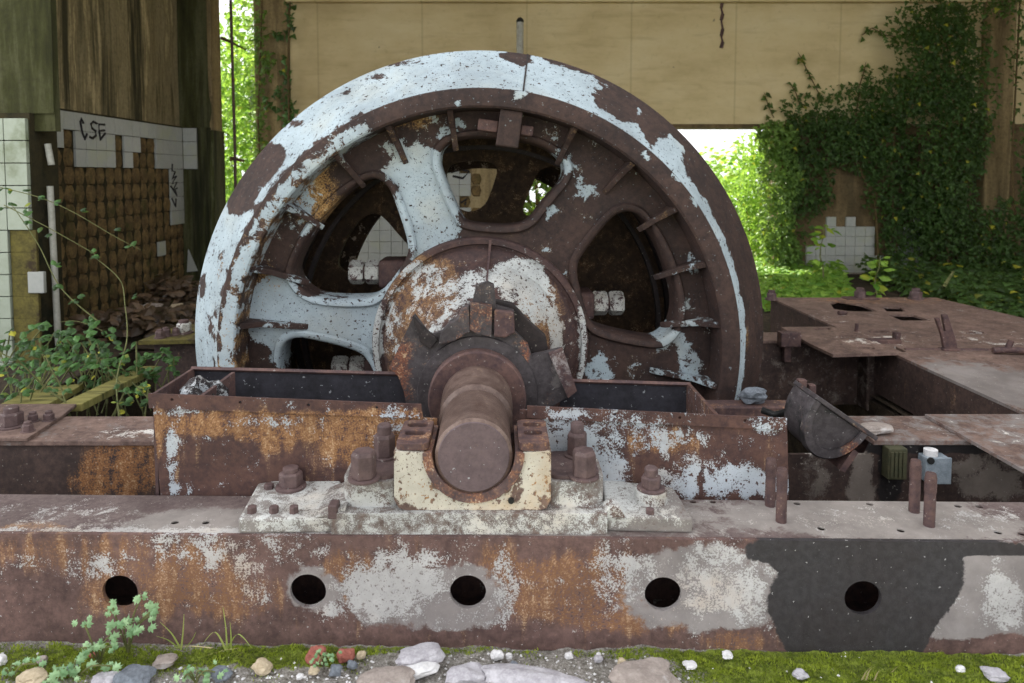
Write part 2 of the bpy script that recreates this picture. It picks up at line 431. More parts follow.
mb.box(x0-.2, x1+.2, y1, y1+.2, -2.4, -.03); mb.box(x0-.2, x1+.2, y0-.2, y0, -2.4, -.03); mb.box(x0-.2, x1+.2, y0-.2, y1+.2, -2.5, -2.4)
tag(mb.build('wall_pit', M['floor']), kind='structure')

# front strip of ground, uneven gravel with mossy zones
gz = [Hz(850, 668, 0, 170, 26, 'o', 1.0), Hz(960, 668, 0, 120, 20, 'o', .5), Hz(720, 655, 0, 50, 8, 'o', .6), Hz(640, 650, 0, 60, 6, 'o', .55), Hz(270, 652, 0, 90, 12, 'o', .85),
      Hz(60, 658, 0, 130, 18, 'o', .75), Hz(430, 646, 0, 90, 5, 'o', .5), Hz(1000, 665, 0, 60, 16, 'o', .5)]
def gheight(x, y):
    return -.012 + .010*mn.noise(Vector((x*6, y*6, 1))) + .008*mn.noise(Vector((x*19, y*19, 4))) + .005*mn.noise(Vector((x*50, y*50, 4)))
mb = MB(); nx, ny = 420, 56
for j in range(ny+1):
    for i in range(nx+1):
        x = -2.3+4.6*i/nx; y = 1.42+.70*j/ny; mb.v.append(Vector((x, y, gheight(x, y))))
for j in range(ny):
    for i in range(nx): mb.f.append((j*(nx+1)+i, j*(nx+1)+i+1, (j+1)*(nx+1)+i+1, (j+1)*(nx+1)+i))
tag(mb.build('ground', M['ground'], zones=gz, smooth=True, recalc=False), kind='structure')
mb = MB(); mb.add([(-9,-6,-.03),(9,-6,-.03),(9,1.45,-.03),(-9,1.45,-.03)], [(0,1,2,3)])
mb.add([(-9,9.2,-.04),(12,9.2,-.04),(12,24,-.04),(-9,24,-.04)], [(0,1,2,3)])
tag(mb.build('ground_outside', M['ground'], recalc=False, base=(0, .45, 0, 0)), kind='structure')

XW = -3.60; YC = 7.9; YP = 4.8; YB = 9.3
xp = at(34, 200, YP).x; xpu = at(50, 60, YP).x
def stain_grid(mb, p00, p10, p01, p11, n, m, amp, seed):
    b = len(mb.v); p00, p10, p01, p11 = map(Vector, (p00, p10, p01, p11))
    nrm = (p10-p00).cross(p01-p00).normalized()
    for j in range(m+1):
        for i in range(n+1):
            u, w = i/n, j/m; p = p00*(1-u)*(1-w)+p10*u*(1-w)+p01*(1-u)*w+p11*u*w
            mb.v.append(p + nrm*amp*mn.noise(Vector((p.x*4+seed, p.y*4, p.z*1.1))))
    for j in range(m):
        for i in range(n): mb.f.append((b+j*(n+1)+i, b+j*(n+1)+i+1, b+(j+1)*(n+1)+i+1, b+(j+1)*(n+1)+i))
# left wall: plaster above, tiled wainscot below
mb = MB(); stain_grid(mb, (XW, 5.0, 1.82), (XW, YC, 1.82), (XW, 5.0, 4.3), (XW, YC, 4.3), 50, 40, .02, 0)
mb.box(XW-.3, XW-.03, 5.0, YC+.5, 0, 4.3)
wl = tag(mb.build('wall_left', M['wall_streak'], smooth=False), kind='structure')
mb = MB(); stain_grid(mb, (XW+.035, 4.9, -.05), (XW+.035, YC, -.05), (XW+.035, 4.9, 1.84), (XW+.035, YC, 1.84), 40, 20, .008, 3)
wg = mb.build('wainscot', M['grout'], wl)
# far pier
xr = at(212, 100, YC).x
mb = MB(); stain_grid(mb, (XW-.1, YC, 1.83), (xr, YC, 1.83), (XW-.1, YC, 4.3), (xr, YC, 4.3), 20, 30, .015, 7)
mb.box(XW-.1, xr, YC+.02, YC+.26, 0, 4.3)
wf = tag(mb.build('wall_left_far_pier', M['wall_green']), kind='structure')
mb = MB(); mb.box(xr-.04, xr+.006, YC-.003, YC+.265, -.02, 4.3)  # lit side of the pier, its light put in as paler concrete
tag(mb.build('pier_edge_lit', M['wall_jamb'], bevel=.01), kind='structure')
mb = MB(); mb.box(XW, xr-.02, YC-.04, YC+.05, 0, 1.83); mb.box(xr-.05, xr+.022, YC-.045, YC+.27, 0, 1.80)
mb.build('pier_base', M['wall_green'], wf)
# tiles on the left wall and the far pier
TP = .152; ZT = 1.822
tiles = MB(); dabs = MB(); pt = MB(); pd = MB()
def wtile(m, x, ya, za, sy, sz, th, j=.002, cut=None):
    m.box(x, x+th, ya+j, ya+sy-j, za+j, za+sz-j)
def colpx(y): return CX + F*(XW+.062)/(y*cos(PITCH)+.02)     # where that column falls along the wall
def dab(m, o, ux, uz, nrm, w, h, th):
    ch = .03; pts = []
    for (a, b) in ((ch,0),(w-ch,0),(w-.012,ch*1.2),(w,h*.5),(w-.012,h-ch*1.2),(w-ch,h),(ch,h),(.012,h-ch*1.2),(0,h*.5),(.012,ch*1.2)):
        pts.append(o + ux*(a+random.uniform(-.006,.006)) + uz*(b+random.uniform(-.004,.004)))
    n = len(pts); top = [p*.86 + (o+ux*w/2+uz*h/2)*.14 + nrm*th for p in pts]
    m.add([p for p in pts]+top, [tuple(range(n, 2*n))] + [(i, (i+1) % n, n+(i+1) % n, n+i) for i in range(n)])
k = 0; y = 4.95
while y + TP < YC + .03:
    px = colpx(y + TP/2)
    for r in range(0, 12):
        z = ZT - (r+1)*TP
        has = (r == 0) or (r == 1 and (px < 67 or 79 < px < 115 or 129 < px < 141 or px > 157)) or (r == 2 and (79 < px < 115 or 129 < px < 137 or px > 155)) \
            or (r in (3, 4, 5, 6) and px > 169.5) or (r == 8 and 161 < px < 167)
        if px < 59: has = r < 2
        if has and not (px < 79 and r == 2):
            wtile(tiles, XW+.04, y, z, TP, TP, .022)
        else:
            dab(dabs, Vector((XW+.035, y+.012, z)), Vector((0,1,0)), Vector((0,0,1)), Vector((1,0,0)), TP-.030+random.uniform(-.008,.008), TP+.004, .020+random.uniform(-.006,.006))
    y += TP
tl = tiles.build('tile', M['tile'], wl, bevel=.002); dabs.build('adhesive_dabs', M['dab'], wl)
x = XW + .065
while x + TP < xr:
    for r in range(12):
        z = ZT - (r+1)*TP
        if r < 3 and x < at(196, 150, YC).x: pt.box(x+.002, x+TP-.002, YC-.065, YC-.03, z+.002, z+TP-.002)
    x += TP
pt.build('tile', M['tile'], wf, bevel=.002)
# near pier
mb = MB(); stain_grid(mb, (-6.5, YP+.02, 1.72), (xpu, YP+.02, 1.72), (-6.5, YP+.02, 4.3), (xpu, YP+.02, 4.3), 60, 40, .02, 11)
mb.box(-6.5, xpu, YP+.03, YP+.09, 1.6, 4.3); mb.box(-6.5, xp-.03, YP+.05, YP+.27, 0, 4.3)
wn = tag(mb.build('wall_left_near_pier', M['wall_green']), kind='structure')
mb = MB(); mb.box(-6.5, xp+.005, YP-.02, YP+.27, 0, 1.72); mb.box(xp-.02, xpu-.002, YP+.031, YP+.08, 1.60, 1.80)
mb.build('pier_base', M['grout'], wn)
x2 = at(34, 200, YP).x; t2 = MB(); zt = at(20, 118.5, YP).z
x = x2
for c in range(8):
    for r in range(12):
        if c == 0 and r >= 5: continue
        if r == 0 and c > 5: continue
        t2.box(x-TP*(c+1)+.003, x-TP*c-.003, YP-.055, YP-.02, zt-TP*(r+1)+.003, zt-TP*r-.003)
t2.build('tile', M['tilegreen'], wn, bevel=.003)
mb = MB()
for r in range(5, 12): mb.box(x2-TP+.004, x2+.03, YP-.04, YP-.015, zt-TP*(r+1)+.0, zt-TP*r)
mb.build('adhesive_dabs', M['mossplate'], wn, bevel=.004)
mb = MB(); a = at(51, 273, YP).x
mb.box(a-.13, a-.02, YP-.05, YP-.02, at(0, 292, YP).z, at(0, 271, YP).z)
mb.build('corner_tile', M['tile'], wn, bevel=.004)
px_ = at(50, 200, YP+.1)
for za, zb in ((144, 165), (186, 345)):
    mb = MB(); mb.tube([(px_.x+ (at(0,za,4.74).z-1.4)*-.02, YP+.1, at(0, za, YP+.1).z), (px_.x+.02, YP+.1, at(0, zb, YP+.1).z)], .022, 10)
    tag(mb.build('pipe', M['pipe'], autosmooth=40), 'thin white upright pipe at the dark pier corner, ' + ('short upper stub' if za < 150 else 'long lower length'), 'pipe')

# back wall: hanging lintel wall, jamb, tiled remnant, right part
xa = at(290, 60, YB).x; zl = at(700, 124, YB).z; xo = at(779, 200, YB).x
mb = MB(); mb.box(xa, 8, YB, YB+.35, zl, 4.3)
mb.box(xa-.02, 8, YB-.10, YB+.01, at(500, 1.5, YB-.1).z, 4.3)
wb = tag(mb.build('wall_back', M['lintel']), kind='structure')
mb = MB(); mb.box(xa, 8, YB-.015, YB+.36, zl-.05, zl-.001)
mb.build('lintel_edge', M['wall_dark'], wb)
mb = MB(); mb.box(at(258, 60, YB+.2).x, xa-.015, YB+.05, YB+.6, 0, 4.3); mb.box(xa-.03, xa-.008, YB-.02, YB+.1, 0, 4.3)
tag(mb.build('wall_back_jamb', M['wall_jamb'], bevel=.015), kind='structure')
mb = MB(); mb.box(xo, 8, YB+.02, YB+.4, 0, zl-.05)
wr = tag(mb.build('wall_back_right', M['wall_dark']), kind='structure')
# white tiles and bare adhesive low on that wall
t3 = MB(); d3 = MB(); xx = at(796, 250, YB).x; zb = at(800, 275, YB).z
for c in range(13):
    hgt = [1, 3, 4, 6, 5, 6, 5, 5, 2, 1, 3, 5, 6][c]
    for r in range(12):
        xa_, za_ = xx + c*.13, zb + r*.13
        if r < hgt: t3.box(xa_+.002, xa_+.128, YB-.015, YB+.03, za_+.002, za_+.128)
        elif r < 7 and random.random() < .0: dab(d3, Vector((xa_, YB+.02, za_)), Vector((1,0,0)), Vector((0,0,1)), Vector((0,-1,0)), .125, .125, .03)
t3.build('tile', M['tile'], wr, bevel=.002)
mb = MB(); mb.box(xo+.3, 8, YB-.12, YB+.02, 0, zb-.005); tag(mb.build('baseboard_back', M['st_brown']), kind='structure')
# tiled half wall seen through the wheel
xt0, xt1 = at(345, 200, YB).x, at(520, 200, YB).x
mb = MB(); mb.box(xt0, xt1, YB+.03, YB+.3, 0, zl-.02)
wt = tag(mb.build('wall_back_tiled', M['wall_jamb']), kind='structure')
t4 = MB(); d4 = MB(); c = 0; x = xt0
while x + TP < xt1:
    for r in range(12):
        z = zl-.04-TP*(r+1)
        pxc = CX + F*(x+TP/2)/YB
        lim = 466 + 6*(((r*7) % 3)-1)
        if pxc < lim: t4.box(x+.002, x+TP-.002, YB, YB+.035, z+.002, z+TP-.002)
        elif pxc < lim+13: dab(d4, Vector((x, YB+.03, z)), Vector((1,0,0)), Vector((0,0,1)), Vector((0,-1,0)), TP-.01, TP-.006, .03)
    x += TP
t4.build('tile', M['tile'], wt, bevel=.002); d4.build('adhesive_dabs', M['dab'], wt)
# column in the right-hand corner and the right wall
mb = MB(); mb.box(at(988, 100, 9.1).x, at(1014, 100, 9.1).x, 9.1, 9.28, 0, 4.3); tag(mb.build('wall_back_column', M['wall_jamb'], bevel=.02), kind='structure')
mb = MB(); mb.box(7.6, 7.9, 2.0, 9, 0, 4.3); tag(mb.build('wall_right', M['wall_dark']), kind='structure')
mb = MB(); mb.box(-7, 8, 4.6, 9.8, 4.3, 4.6); tag(mb.build('ceiling', M['lintel']), kind='structure')

# graffiti: strokes sprayed on the tiles
def strokes(lines, mapf, w, name, parent):
    mb = MB()
    for ln in lines:
        pts = [Vector(mapf(*p)) for p in ln]; mb.tube(pts, w, 6)
    return mb.build(name, M['graf'], parent)
def onwall(px, py):      # a point on the face of the left wall's tiles
    d = ray(px, py); return CAM + d*((XW+.064)/d.x)
def z5(a, b): return (a/5.254, 90+b/5.254)
cse = [[(438,175),(425,150),(421,165),(432,225),(445,258),(456,230)], [(508,176),(490,166),(476,180),(484,202),(502,215),(503,240),(486,254),(470,246)], [(548,182),(518,180),(520,215),(548,212)], [(520,215),(526,262),(552,228)]]
strokes([[z5(*p) for p in l] for l in cse], onwall, .011, 'graffiti', wl)
def z7(a, b): return (100+a/4.879, 100+b/4.879)
tagv = [[(352,312),(350,345),(366,350),(352,385),(372,372)], [(372,372),(350,410),(374,400),(356,440),(376,430)], [(345,420),(374,465),(366,440)], [(350,480),(368,520),(370,480)]]
strokes([[z7(*p) for p in l] for l in tagv], onwall, .010, 'graffiti', wl)
def z8(a, b): return (430+a/4.86, 100+b/4.86)
bk = [[(95,300),(160,295),(130,330),(175,345)], [(150,320),(190,350),(160,380),(110,370)], [(100,350),(140,340)], [(150,500),(180,480),(170,510)]]
strokes([[z8(*p) for p in l] for l in bk], lambda a, b: at(a, b, YB-.002), .018, 'graffiti', wt)

# ================================================================== FRONT BEAM
BR = -R(.98)
beam = empty('steel_beam', (0, 1.872, 0), 'long rusty hollow steel beam across the foreground with five round holes', 'beam', BR)
BM_ = MW[beam.name]
def onbeam(px, py):
    p = at(px, py, 1.872); q = BM_.inverted() @ p
    d = (BM_.inverted().to_3x3() @ ray(px, py)); o = BM_.inverted() @ CAM
    t = -o.y/d.y; return o + d*t
holes = []
for px, py in ((120, 592), (308, 591), (468, 592), (663, 594), (863, 598)):
    c = onbeam(px, py); holes.append([(c.x+.0505*cos(a*2*pi/28), c.z+.048*sin(a*2*pi/28)) for a in range(28)])
bz = [B(100, 560, 1.87, 140, 22, 'o', .45), B(140, 600, 1.87, 70, 25, 'o', .5), B(190, 552, 1.87, 60, 22, 'w', .42), B(195, 580, 1.87, 35, 30, 'o', .6),
      B(75, 565, 1.87, 60, 14, 'w', .3), B(95, 580, 1.87, 35, 9, 'w', .35), B(250, 590, 1.87, 28, 30, 'w', .36), B(235, 600, 1.87, 50, 25, 'o', .6),
      B(290, 548, 1.87, 40, 16, 'w', .4), B(308, 591, 1.87, 27, 26, 'g', .75), B(350, 575, 1.87, 28, 28, 'o', .7), B(330, 612, 1.87, 20, 9, 'w', .35),
      B(395, 585, 1.87, 55, 38, 'w', .62), B(372, 605, 1.87, 38, 30, 'w', .3), B(400, 600, 1.87, 70, 40, 'g', .8), B(425, 570, 1.87, 40, 30, 'w', .2), B(470, 600, 1.87, 46, 38, 'g', .8),
      B(505, 585, 1.87, 14, 42, 'w', .5), B(500, 580, 1.87, 26, 40, 'o', .7), B(470, 625, 1.87, 45, 10, 'w', .35),
      B(590, 590, 1.87, 60, 38, 'o', 1.0), B(610, 570, 1.87, 22, 38, 'w', .4), B(535, 590, 1.87, 30, 30, 'o', .5), B(545, 610, 1.87, 22, 14, 'w', .3), B(640, 575, 1.87, 20, 30, 'w', .4), B(655, 590, 1.87, 42, 44, 'g', .75),
      B(640, 615, 1.87, 60, 18, 'o', .7), B(720, 575, 1.87, 50, 40, 'w', .62), B(725, 590, 1.87, 58, 50, 'g', .95), B(748, 610, 1.87, 22, 26, 'w', .3), B(690, 560, 1.87, 30, 22, 'g', .4),
      B(735, 640, 1.87, 32, 12, 'g', -.8), B(735, 642, 1.87, 32, 12, 'w', -.8), B(735, 640, 1.87, 32, 12, 'o', .6),
      B(815, 600, 1.87, 46, 66, 'k', 1.2), B(870, 590, 1.87, 60, 70, 'k', 1.2), B(915, 570, 1.87, 44, 44, 'k', 1.2), B(890, 625, 1.87, 36, 34, 'k', 1.0), B(790, 548, 1.87, 50, 16, 'k', 1.0), B(930, 545, 1.87, 110, 7, 'k', .9), B(985, 544, 1.87, 60, 6, 'k', .9),
      B(995, 590, 1.87, 62, 52, 'g', 1.2), B(955, 620, 1.87, 30, 32, 'g', .9), B(1000, 600, 1.87, 20, 30, 'w', .8), B(990, 570, 1.87, 8, 20, 'w', .6), B(985, 643, 1.87, 55, 14, 'g', -1.1), B(985, 643, 1.87, 55, 14, 'w', -.9),
      B(860, 648, 1.87, 40, 6, 'w', .8), B(400, 640, 1.87, 250, 9, 'w', -.6), B(400, 641, 1.87, 250, 9, 'g', -.8), B(600, 640, 1.87, 120, 8, 'g', -.5), B(60, 630, 1.87, 90, 20, 'w', -.2)]
mb = MB(); mb.plate([(-2.4, -.02), (2.4, -.02), (2.4, .3012), (-2.4, .3012)], holes, .022, .014, lambda u, v, w: BM_ @ Vector((u, w, v)))
mb.build('front_web', M['beam'], beam, zones=bz, base=(0, .16, 0, 0))
mb = MB(); mb.box(-2.4, 2.4, .215, .229, -.02, .288, BM_); mb.box(-2.4, 2.4, .0141, .2149, -.02, -.005, BM_)
mb.build('back_web', M['rust'], beam)
sm = []
for px, py in ((692.8,502.2),(712.6,502.2),(796.9,504),(869.8,504.6),(957.8,506.6),(979,507),(821,529),(900.7,531),(998,533),(1022,534.5),(175,523),(206,523)):
    q = BM_.inverted() @ atz(px, py, .3); sm.append([(q.x+.011*cos(a*2*pi/12), q.y+.010*sin(a*2*pi/12)) for a in range(12)])
tz = [Hz(560, 516, .3, 250, 20, 'g', .5), Hz(900, 516, .3, 140, 22, 'g', 1.0), Hz(200, 525, .3, 60, 16, 'g', .9), Hz(120, 531, .3, 190, 3, 'w', .6), Hz(60, 515, .3, 80, 12, 'w', .22), Hz(30, 528, .3, 40, 6, 'o', .6),
      Hz(840, 519, .3, 60, 9, 'w', .3), Hz(700, 515, .3, 40, 12, 'o', .3), Hz(970, 519, .3, 60, 9, 'w', .3), Hz(1000, 512, .3, 40, 9, 'g', -.6), Hz(270, 533, .3, 100, 3, 'w', .5), Hz(90, 520, .3, 110, 14, 'g', .25)]
mb = MB(); mb.plate([(-2.4, .0145), (2.4, .0145), (2.4, .238), (-2.4, .238)], sm, .02, -.004, lambda u, v, w: BM_ @ Vector((u, v, .3015+w)))
mb.build('top_flange', M['beamtop'], beam, zones=tz, base=(.02, .1, 0, .14), bevel=0)

# ================================================================== ANCHOR STUDS
def stud(px, pyt, pyb, label, first=None):
    b = atz(px, pyb, .30); tz_ = at(px, pyt, b.y).z - .30
    if first is None:
        e = empty('anchor_stud', (b.x, b.y, .2865), label, 'stud', 0, 'anchor studs on the beam')
        m = MW[e.name]
        mb = MB(); mb.lathe([(0, 0), (0, .0150), (.10, .0150), (.102, .0144), (.168, .0144), (.172, .0130), (.172, 0)], 18, m=Matrix.Translation(m.translation) @ Matrix.Rotation(R(90), 4, 'X'))
        mb.build('shank', M['rust'], e, autosmooth=40, base=(.05, .2, 0, .2))
        mb = MB()
        pts = [m.translation + Vector((.0146*cos(a*.5), .0146*sin(a*.5), .115 + a*.00030)) for a in range(0, 150)]
        mb.tube(pts, .0016, 5); mb.build('thread', M['rust'], e)
        return e
    c = dup(first, (b.x, b.y, .2865), random.uniform(0, 6), label); return c
s0 = stud(914, 450, 512, 'tall rusty stud on the beam, rearmost of the pair before the grey box')
for (px, t_, b_, lb) in ((929, 464, 526, 'rusty stud on the beam standing just in front of the grey box'), (781, 458, 522, 'rusty stud on the beam by the trough end, nearer of its pair'), (770, 455, 506, 'rusty stud on the beam by the trough end, farther of its pair')):
    c = stud(px, t_, b_, lb, s0); c.scale = (1, 1, {929: .98, 781: 1.0, 770: .93}[px])

# ================================================================== BEARING PEDESTAL
P0 = atz(470, 530, .30)
ped = empty('bearing_pedestal', (-.09, 2.0, .30), 'cast bearing pedestal bolted on the front beam under the wheel shaft', 'bearing')
Zs = CAM.z - .772
ZW = Zs - .012
xA, xB = at(339, 500, 1.9).x, at(607, 500, 1.9).x
xl, xr2 = at(238, 525, 1.885).x, at(693, 520, 1.885).x
ylf = 1.889; zs = .3625
pz = [Hz(290, 500, .345, 50, 20, 'g', .4), B(320, 525, 1.885, 90, 7, 'w', .75), B(520, 521, 1.885, 110, 8, 'w', .8), B(450, 523, 1.885, 60, 8, 'w', .4), B(650, 520, 1.885, 40, 7, 'w', .5), Hz(330, 500, .345, 20, 10, 'w', .6)]
mb = MB(); mb.box(xA-.02, xB, ylf, 2.115, .3017, zs)
mb.box(at(448, 500, 1.885).x-.0012, at(448, 500, 1.885).x+.0012, ylf-.001, ylf+.01, .315, zs)
mb.build('sole_plate', M['cast'], ped, zones=pz, base=(.42, .0, 0, .35), bevel=.006)
def quadplate(pxs, zt, zb):
    top = [atz(px, py, zt) for px, py in pxs]; return MB().hexa([Vector((p.x, p.y, zb)) for p in top], top)
# the two end lugs of the sole plate, each with its anchor bolt
mb = quadplate([(238, 519), (336, 518), (342, 470), (258, 483)], .344, .3017)
mb.build('left_lug', M['cast'], ped, zones=pz, base=(.22, .05, 0, .45), bevel=.006)
mb = quadplate([(607, 516), (693, 518), (673, 487), (602, 478)], .346, .3017)
mb.build('right_lug', M['cast'], ped, zones=pz, base=(.05, .15, 0, .45), bevel=.006)
def ramp_block(pxa, pxb, pya, pyb, ya, yb, z0, z1, xs):
    return None
# gusset slopes between lug and block
mb = MB(); a = at(312, 515, 1.9); b = at(342, 515, 1.9)
mb.prism([(a.x, 1.90, .343), (b.x+.01, 1.90, .343), (b.x+.01, 1.90, .375), (b.x-.02, 1.90, .365)], (0, .2, 0))
mb.build('gusset', M['cast'], ped, base=(.5, 0, 0, .4), bevel=.005)
mb = MB(); a = at(606, 515, 1.9); b = at(630, 515, 1.9)
pts = [(a.x-.01, 1.895, .345)] + [(a.x+.02+.03*cos(t), 1.895, .346+.035*sin(t)) for t in (2.4, 1.9, 1.5, 1.1, .7, .2)] + [(a.x+.055, 1.895, .345)]
mb.prism(pts, (0, .05, 0)); mb.build('gusset', M['cast'], ped, base=(.7, .3, 0, .3), bevel=.004)
# raised block on both sides of the bearing
ztb = at(370, 481, 1.93).z
def rounded(x0, x1, y0, y1, r, n=6):
    p = []
    for cx_, cy_, a0 in ((x1-r, y0+r, -90), (x1-r, y1-r, 0), (x0+r, y1-r, 90), (x0+r, y0+r, 180)):
        p += [(cx_+r*cos(R(a0+90*i/n)), cy_+r*sin(R(a0+90*i/n))) for i in range(n+1)]
    return p
for sx0, sx1, side in ((xA, at(402, 490, 1.93).x, 0), (at(542, 490, 1.93).x, xB, 1)):
    mb = MB(); mb.plate(rounded(sx0, sx1, 1.925, 2.127, .05), [], .02, ztb-zs+.001, lambda u, v, w: (u, v, zs-.001+w))
    mb.build('foot_block', M['cast'], ped, zones=[B(375, 500, 1.93, 40, 14, 'w', .75), B(575, 497, 1.93, 30, 14, 'w', .7)], base=(.2, .1, 0, .35), bevel=.006)
    mb = MB(); mb.plate(rounded(sx0+.012, sx1-.012 , 1.938, 2.12, .045), [], .05, .012, lambda u, v, w: (u, v, ztb-.001+w))
    mb.build('foot_pad', M['nut'], ped, bevel=.003)
# lower half of the bearing: block with a round seat
yb0, yb1 = 1.906, 2.132
bxl, bxr = at(394, 470, yb0).x, at(551, 470, yb0).x
sx_ = at(473.5, 452, yb0).x
zt_ = Zs + .004; zb_ = zs + .001; rs = .138
pts = [(bxr, zt_)] + [(bxr-.0, zb_+.03), (bxr-.012, zb_+.006), (bxr-.03, zb_)] + [(bxl+.03, zb_), (bxl+.012, zb_+.006), (bxl, zb_+.03), (bxl, zt_)]
pts += [(sx_+rs*cos(pi+i*pi/24), Zs+rs*sin(pi+i*pi/24)) for i in range(25)]
mb = MB(); mb.plate(pts, [], .02, yb1-yb0, lambda u, v, w: (u, yb0+w, v))
mb.build('bearing_housing', M['bearing'], ped, zones=[B(408, 475, yb0, 20, 30, 'w', .75), B(535, 475, yb0, 16, 30, 'w', .7), B(540, 480, yb0, 16, 26, 'o', .35), B(415, 490, yb0, 16, 18, 'o', .5), B(475, 505, yb0, 60, 8, 'w', .55), B(440, 500, yb0, 20, 12, 'w', .4)], base=(.22, .25, 0, 0), bevel=.006)
mb = MB(); mb.lathe([(yb0-.006, rs+.004), (yb0-.006, .1165), (yb1-.01, .1165), (yb1-.01, rs+.0)], 32, sx_, Zs, pi, 2*pi, close=True)
mb.build('bush', M['nut'], ped, base=(0, .38, 0, 0), autosmooth=40)
for s, x0_, x1_ in ((-1, bxl+.004, sx_-rs+.012), (1, sx_+rs-.012, bxr-.004)):
    mb = MB(); sl = [[(xq, yq) for xq, yq in rounded(x0_+.016, x1_-.016, yy, yy+.035, .012, 4)] for yy in (yb0+.07, yb0+.135)]
    mb.plate(rounded(x0_, x1_, yb0+.004, yb1-.03, .02, 4), sl, .03, .022, lambda u, v, w: (u, v, zt_+w-.001))
    mb.build('cap_seat', M['rust'], ped, base=(.05, .35, 0, .1), bevel=.003)
c_ = at(511, 500, yb0)
mb = MB(); mb.tube([c_ - Vector((0, .008, 0)), c_ + Vector((0, .01, 0))], .0085, 12); mb.build('drain_plug', M['capblack'], ped)
# bolts: hexagon nut on a washer with the stud end standing out
def hexbolt(parent, x, y, z, af, h, washer, stud_, wr_, mat=None, rot=0, label=None, wmat=None):
    mb = MB(); r = af/sqrt(3)
    ring = lambda rr, zz: [(x+rr*cos(rot+i*pi/3), y+rr*sin(rot+i*pi/3), zz) for i in range(6)]
    zb = z + washer
    a, b_, c, d = ring(r*.97, zb), ring(r, zb+h*.05), ring(r, zb+h*.86), ring(r*.86, zb+h)
    mb.add(a+b_+c+d, [tuple(range(5, -1, -1)), tuple(range(18, 24))] + [(k*6+i, k*6+(i+1) % 6, (k+1)*6+(i+1) % 6, (k+1)*6+i) for k in range(3) for i in range(6)])
    o = mb.build('bolt', mat or M['nut'], parent, bevel=.0015)
    if label: o['label'] = label
    if washer:
        w = MB(); w.tube([(x, y, z-.001), (x, y, z+washer*.8), (x, y, z+washer)], [wr_, wr_, wr_*.93], 26); q = w.build('washer', wmat or M['nut'], o, autosmooth=40)
    if stud_:
        w = MB(); w.tube([(x, y, zb+h-.002), (x, y, zb+h+stud_*.8), (x, y, zb+h+stud_)], [r*.66, r*.66, r*.5], 18); w.build('stud_end', M['nut'], o, autosmooth=40)
    return o
p = atz(291, 487, .345); hexbolt(ped, p.x, p.y, .343, .062, .042, .010, .014, .046, rot=.25)
p = atz(651, 489, .378)
mb = MB(); mb.tube([(p.x, p.y, .344), (p.x, p.y, .378)], [.048, .046], 28); mb.build('bolt_boss', M['cast'], ped, base=(.7, 0, 0, .3), autosmooth=40)
hexbolt(ped, p.x, p.y, .377, .052, .034, .008, .026, .041, rot=.1)
p = atz(364, 478, ztb+.012); hexbolt(ped, p.x, p.y, ztb+.0105, .062, .075, .006, 0, .045, rot=.3)
p2 = Vector((p.x+.033, p.y+.12, 0)); hexbolt(ped, p2.x, 2.075, ztb+.0105, .056, .066, .006, .03, .04, rot=.1)
p = atz(584, 476, ztb+.012); hexbolt(ped, p.x, p.y, ztb+.0105, .060, .072, .006, 0, .043, rot=.6)
hexbolt(ped, at(577, 460, 2.085).x, 2.085, ztb+.0105, .054, .068, .006, .03, .04, rot=.2)
for px, py in ((252, 508), (274, 508), (294, 508)):
    p = atz(px, py+4, .345); hexbolt(ped, p.x, p.y, .343, .024, .02, 0, 0, 0, rot=random.random())
p = atz(269, 488, .345); hexbolt(ped, p.x, p.y, .343, .026, .016, 0, 0, 0, rot=.4)
p = atz(650, 513, .347); hexbolt(ped, p.x, p.y, .345, .022, .016, 0, 0, 0, rot=.4)
p = at(332, 507, 1.89); mb = MB(); mb.box(p.x-.012, p.x+.014, 1.888, 1.93, .345, .385); mb.build('clamp', M['nut'], ped, bevel=.004)

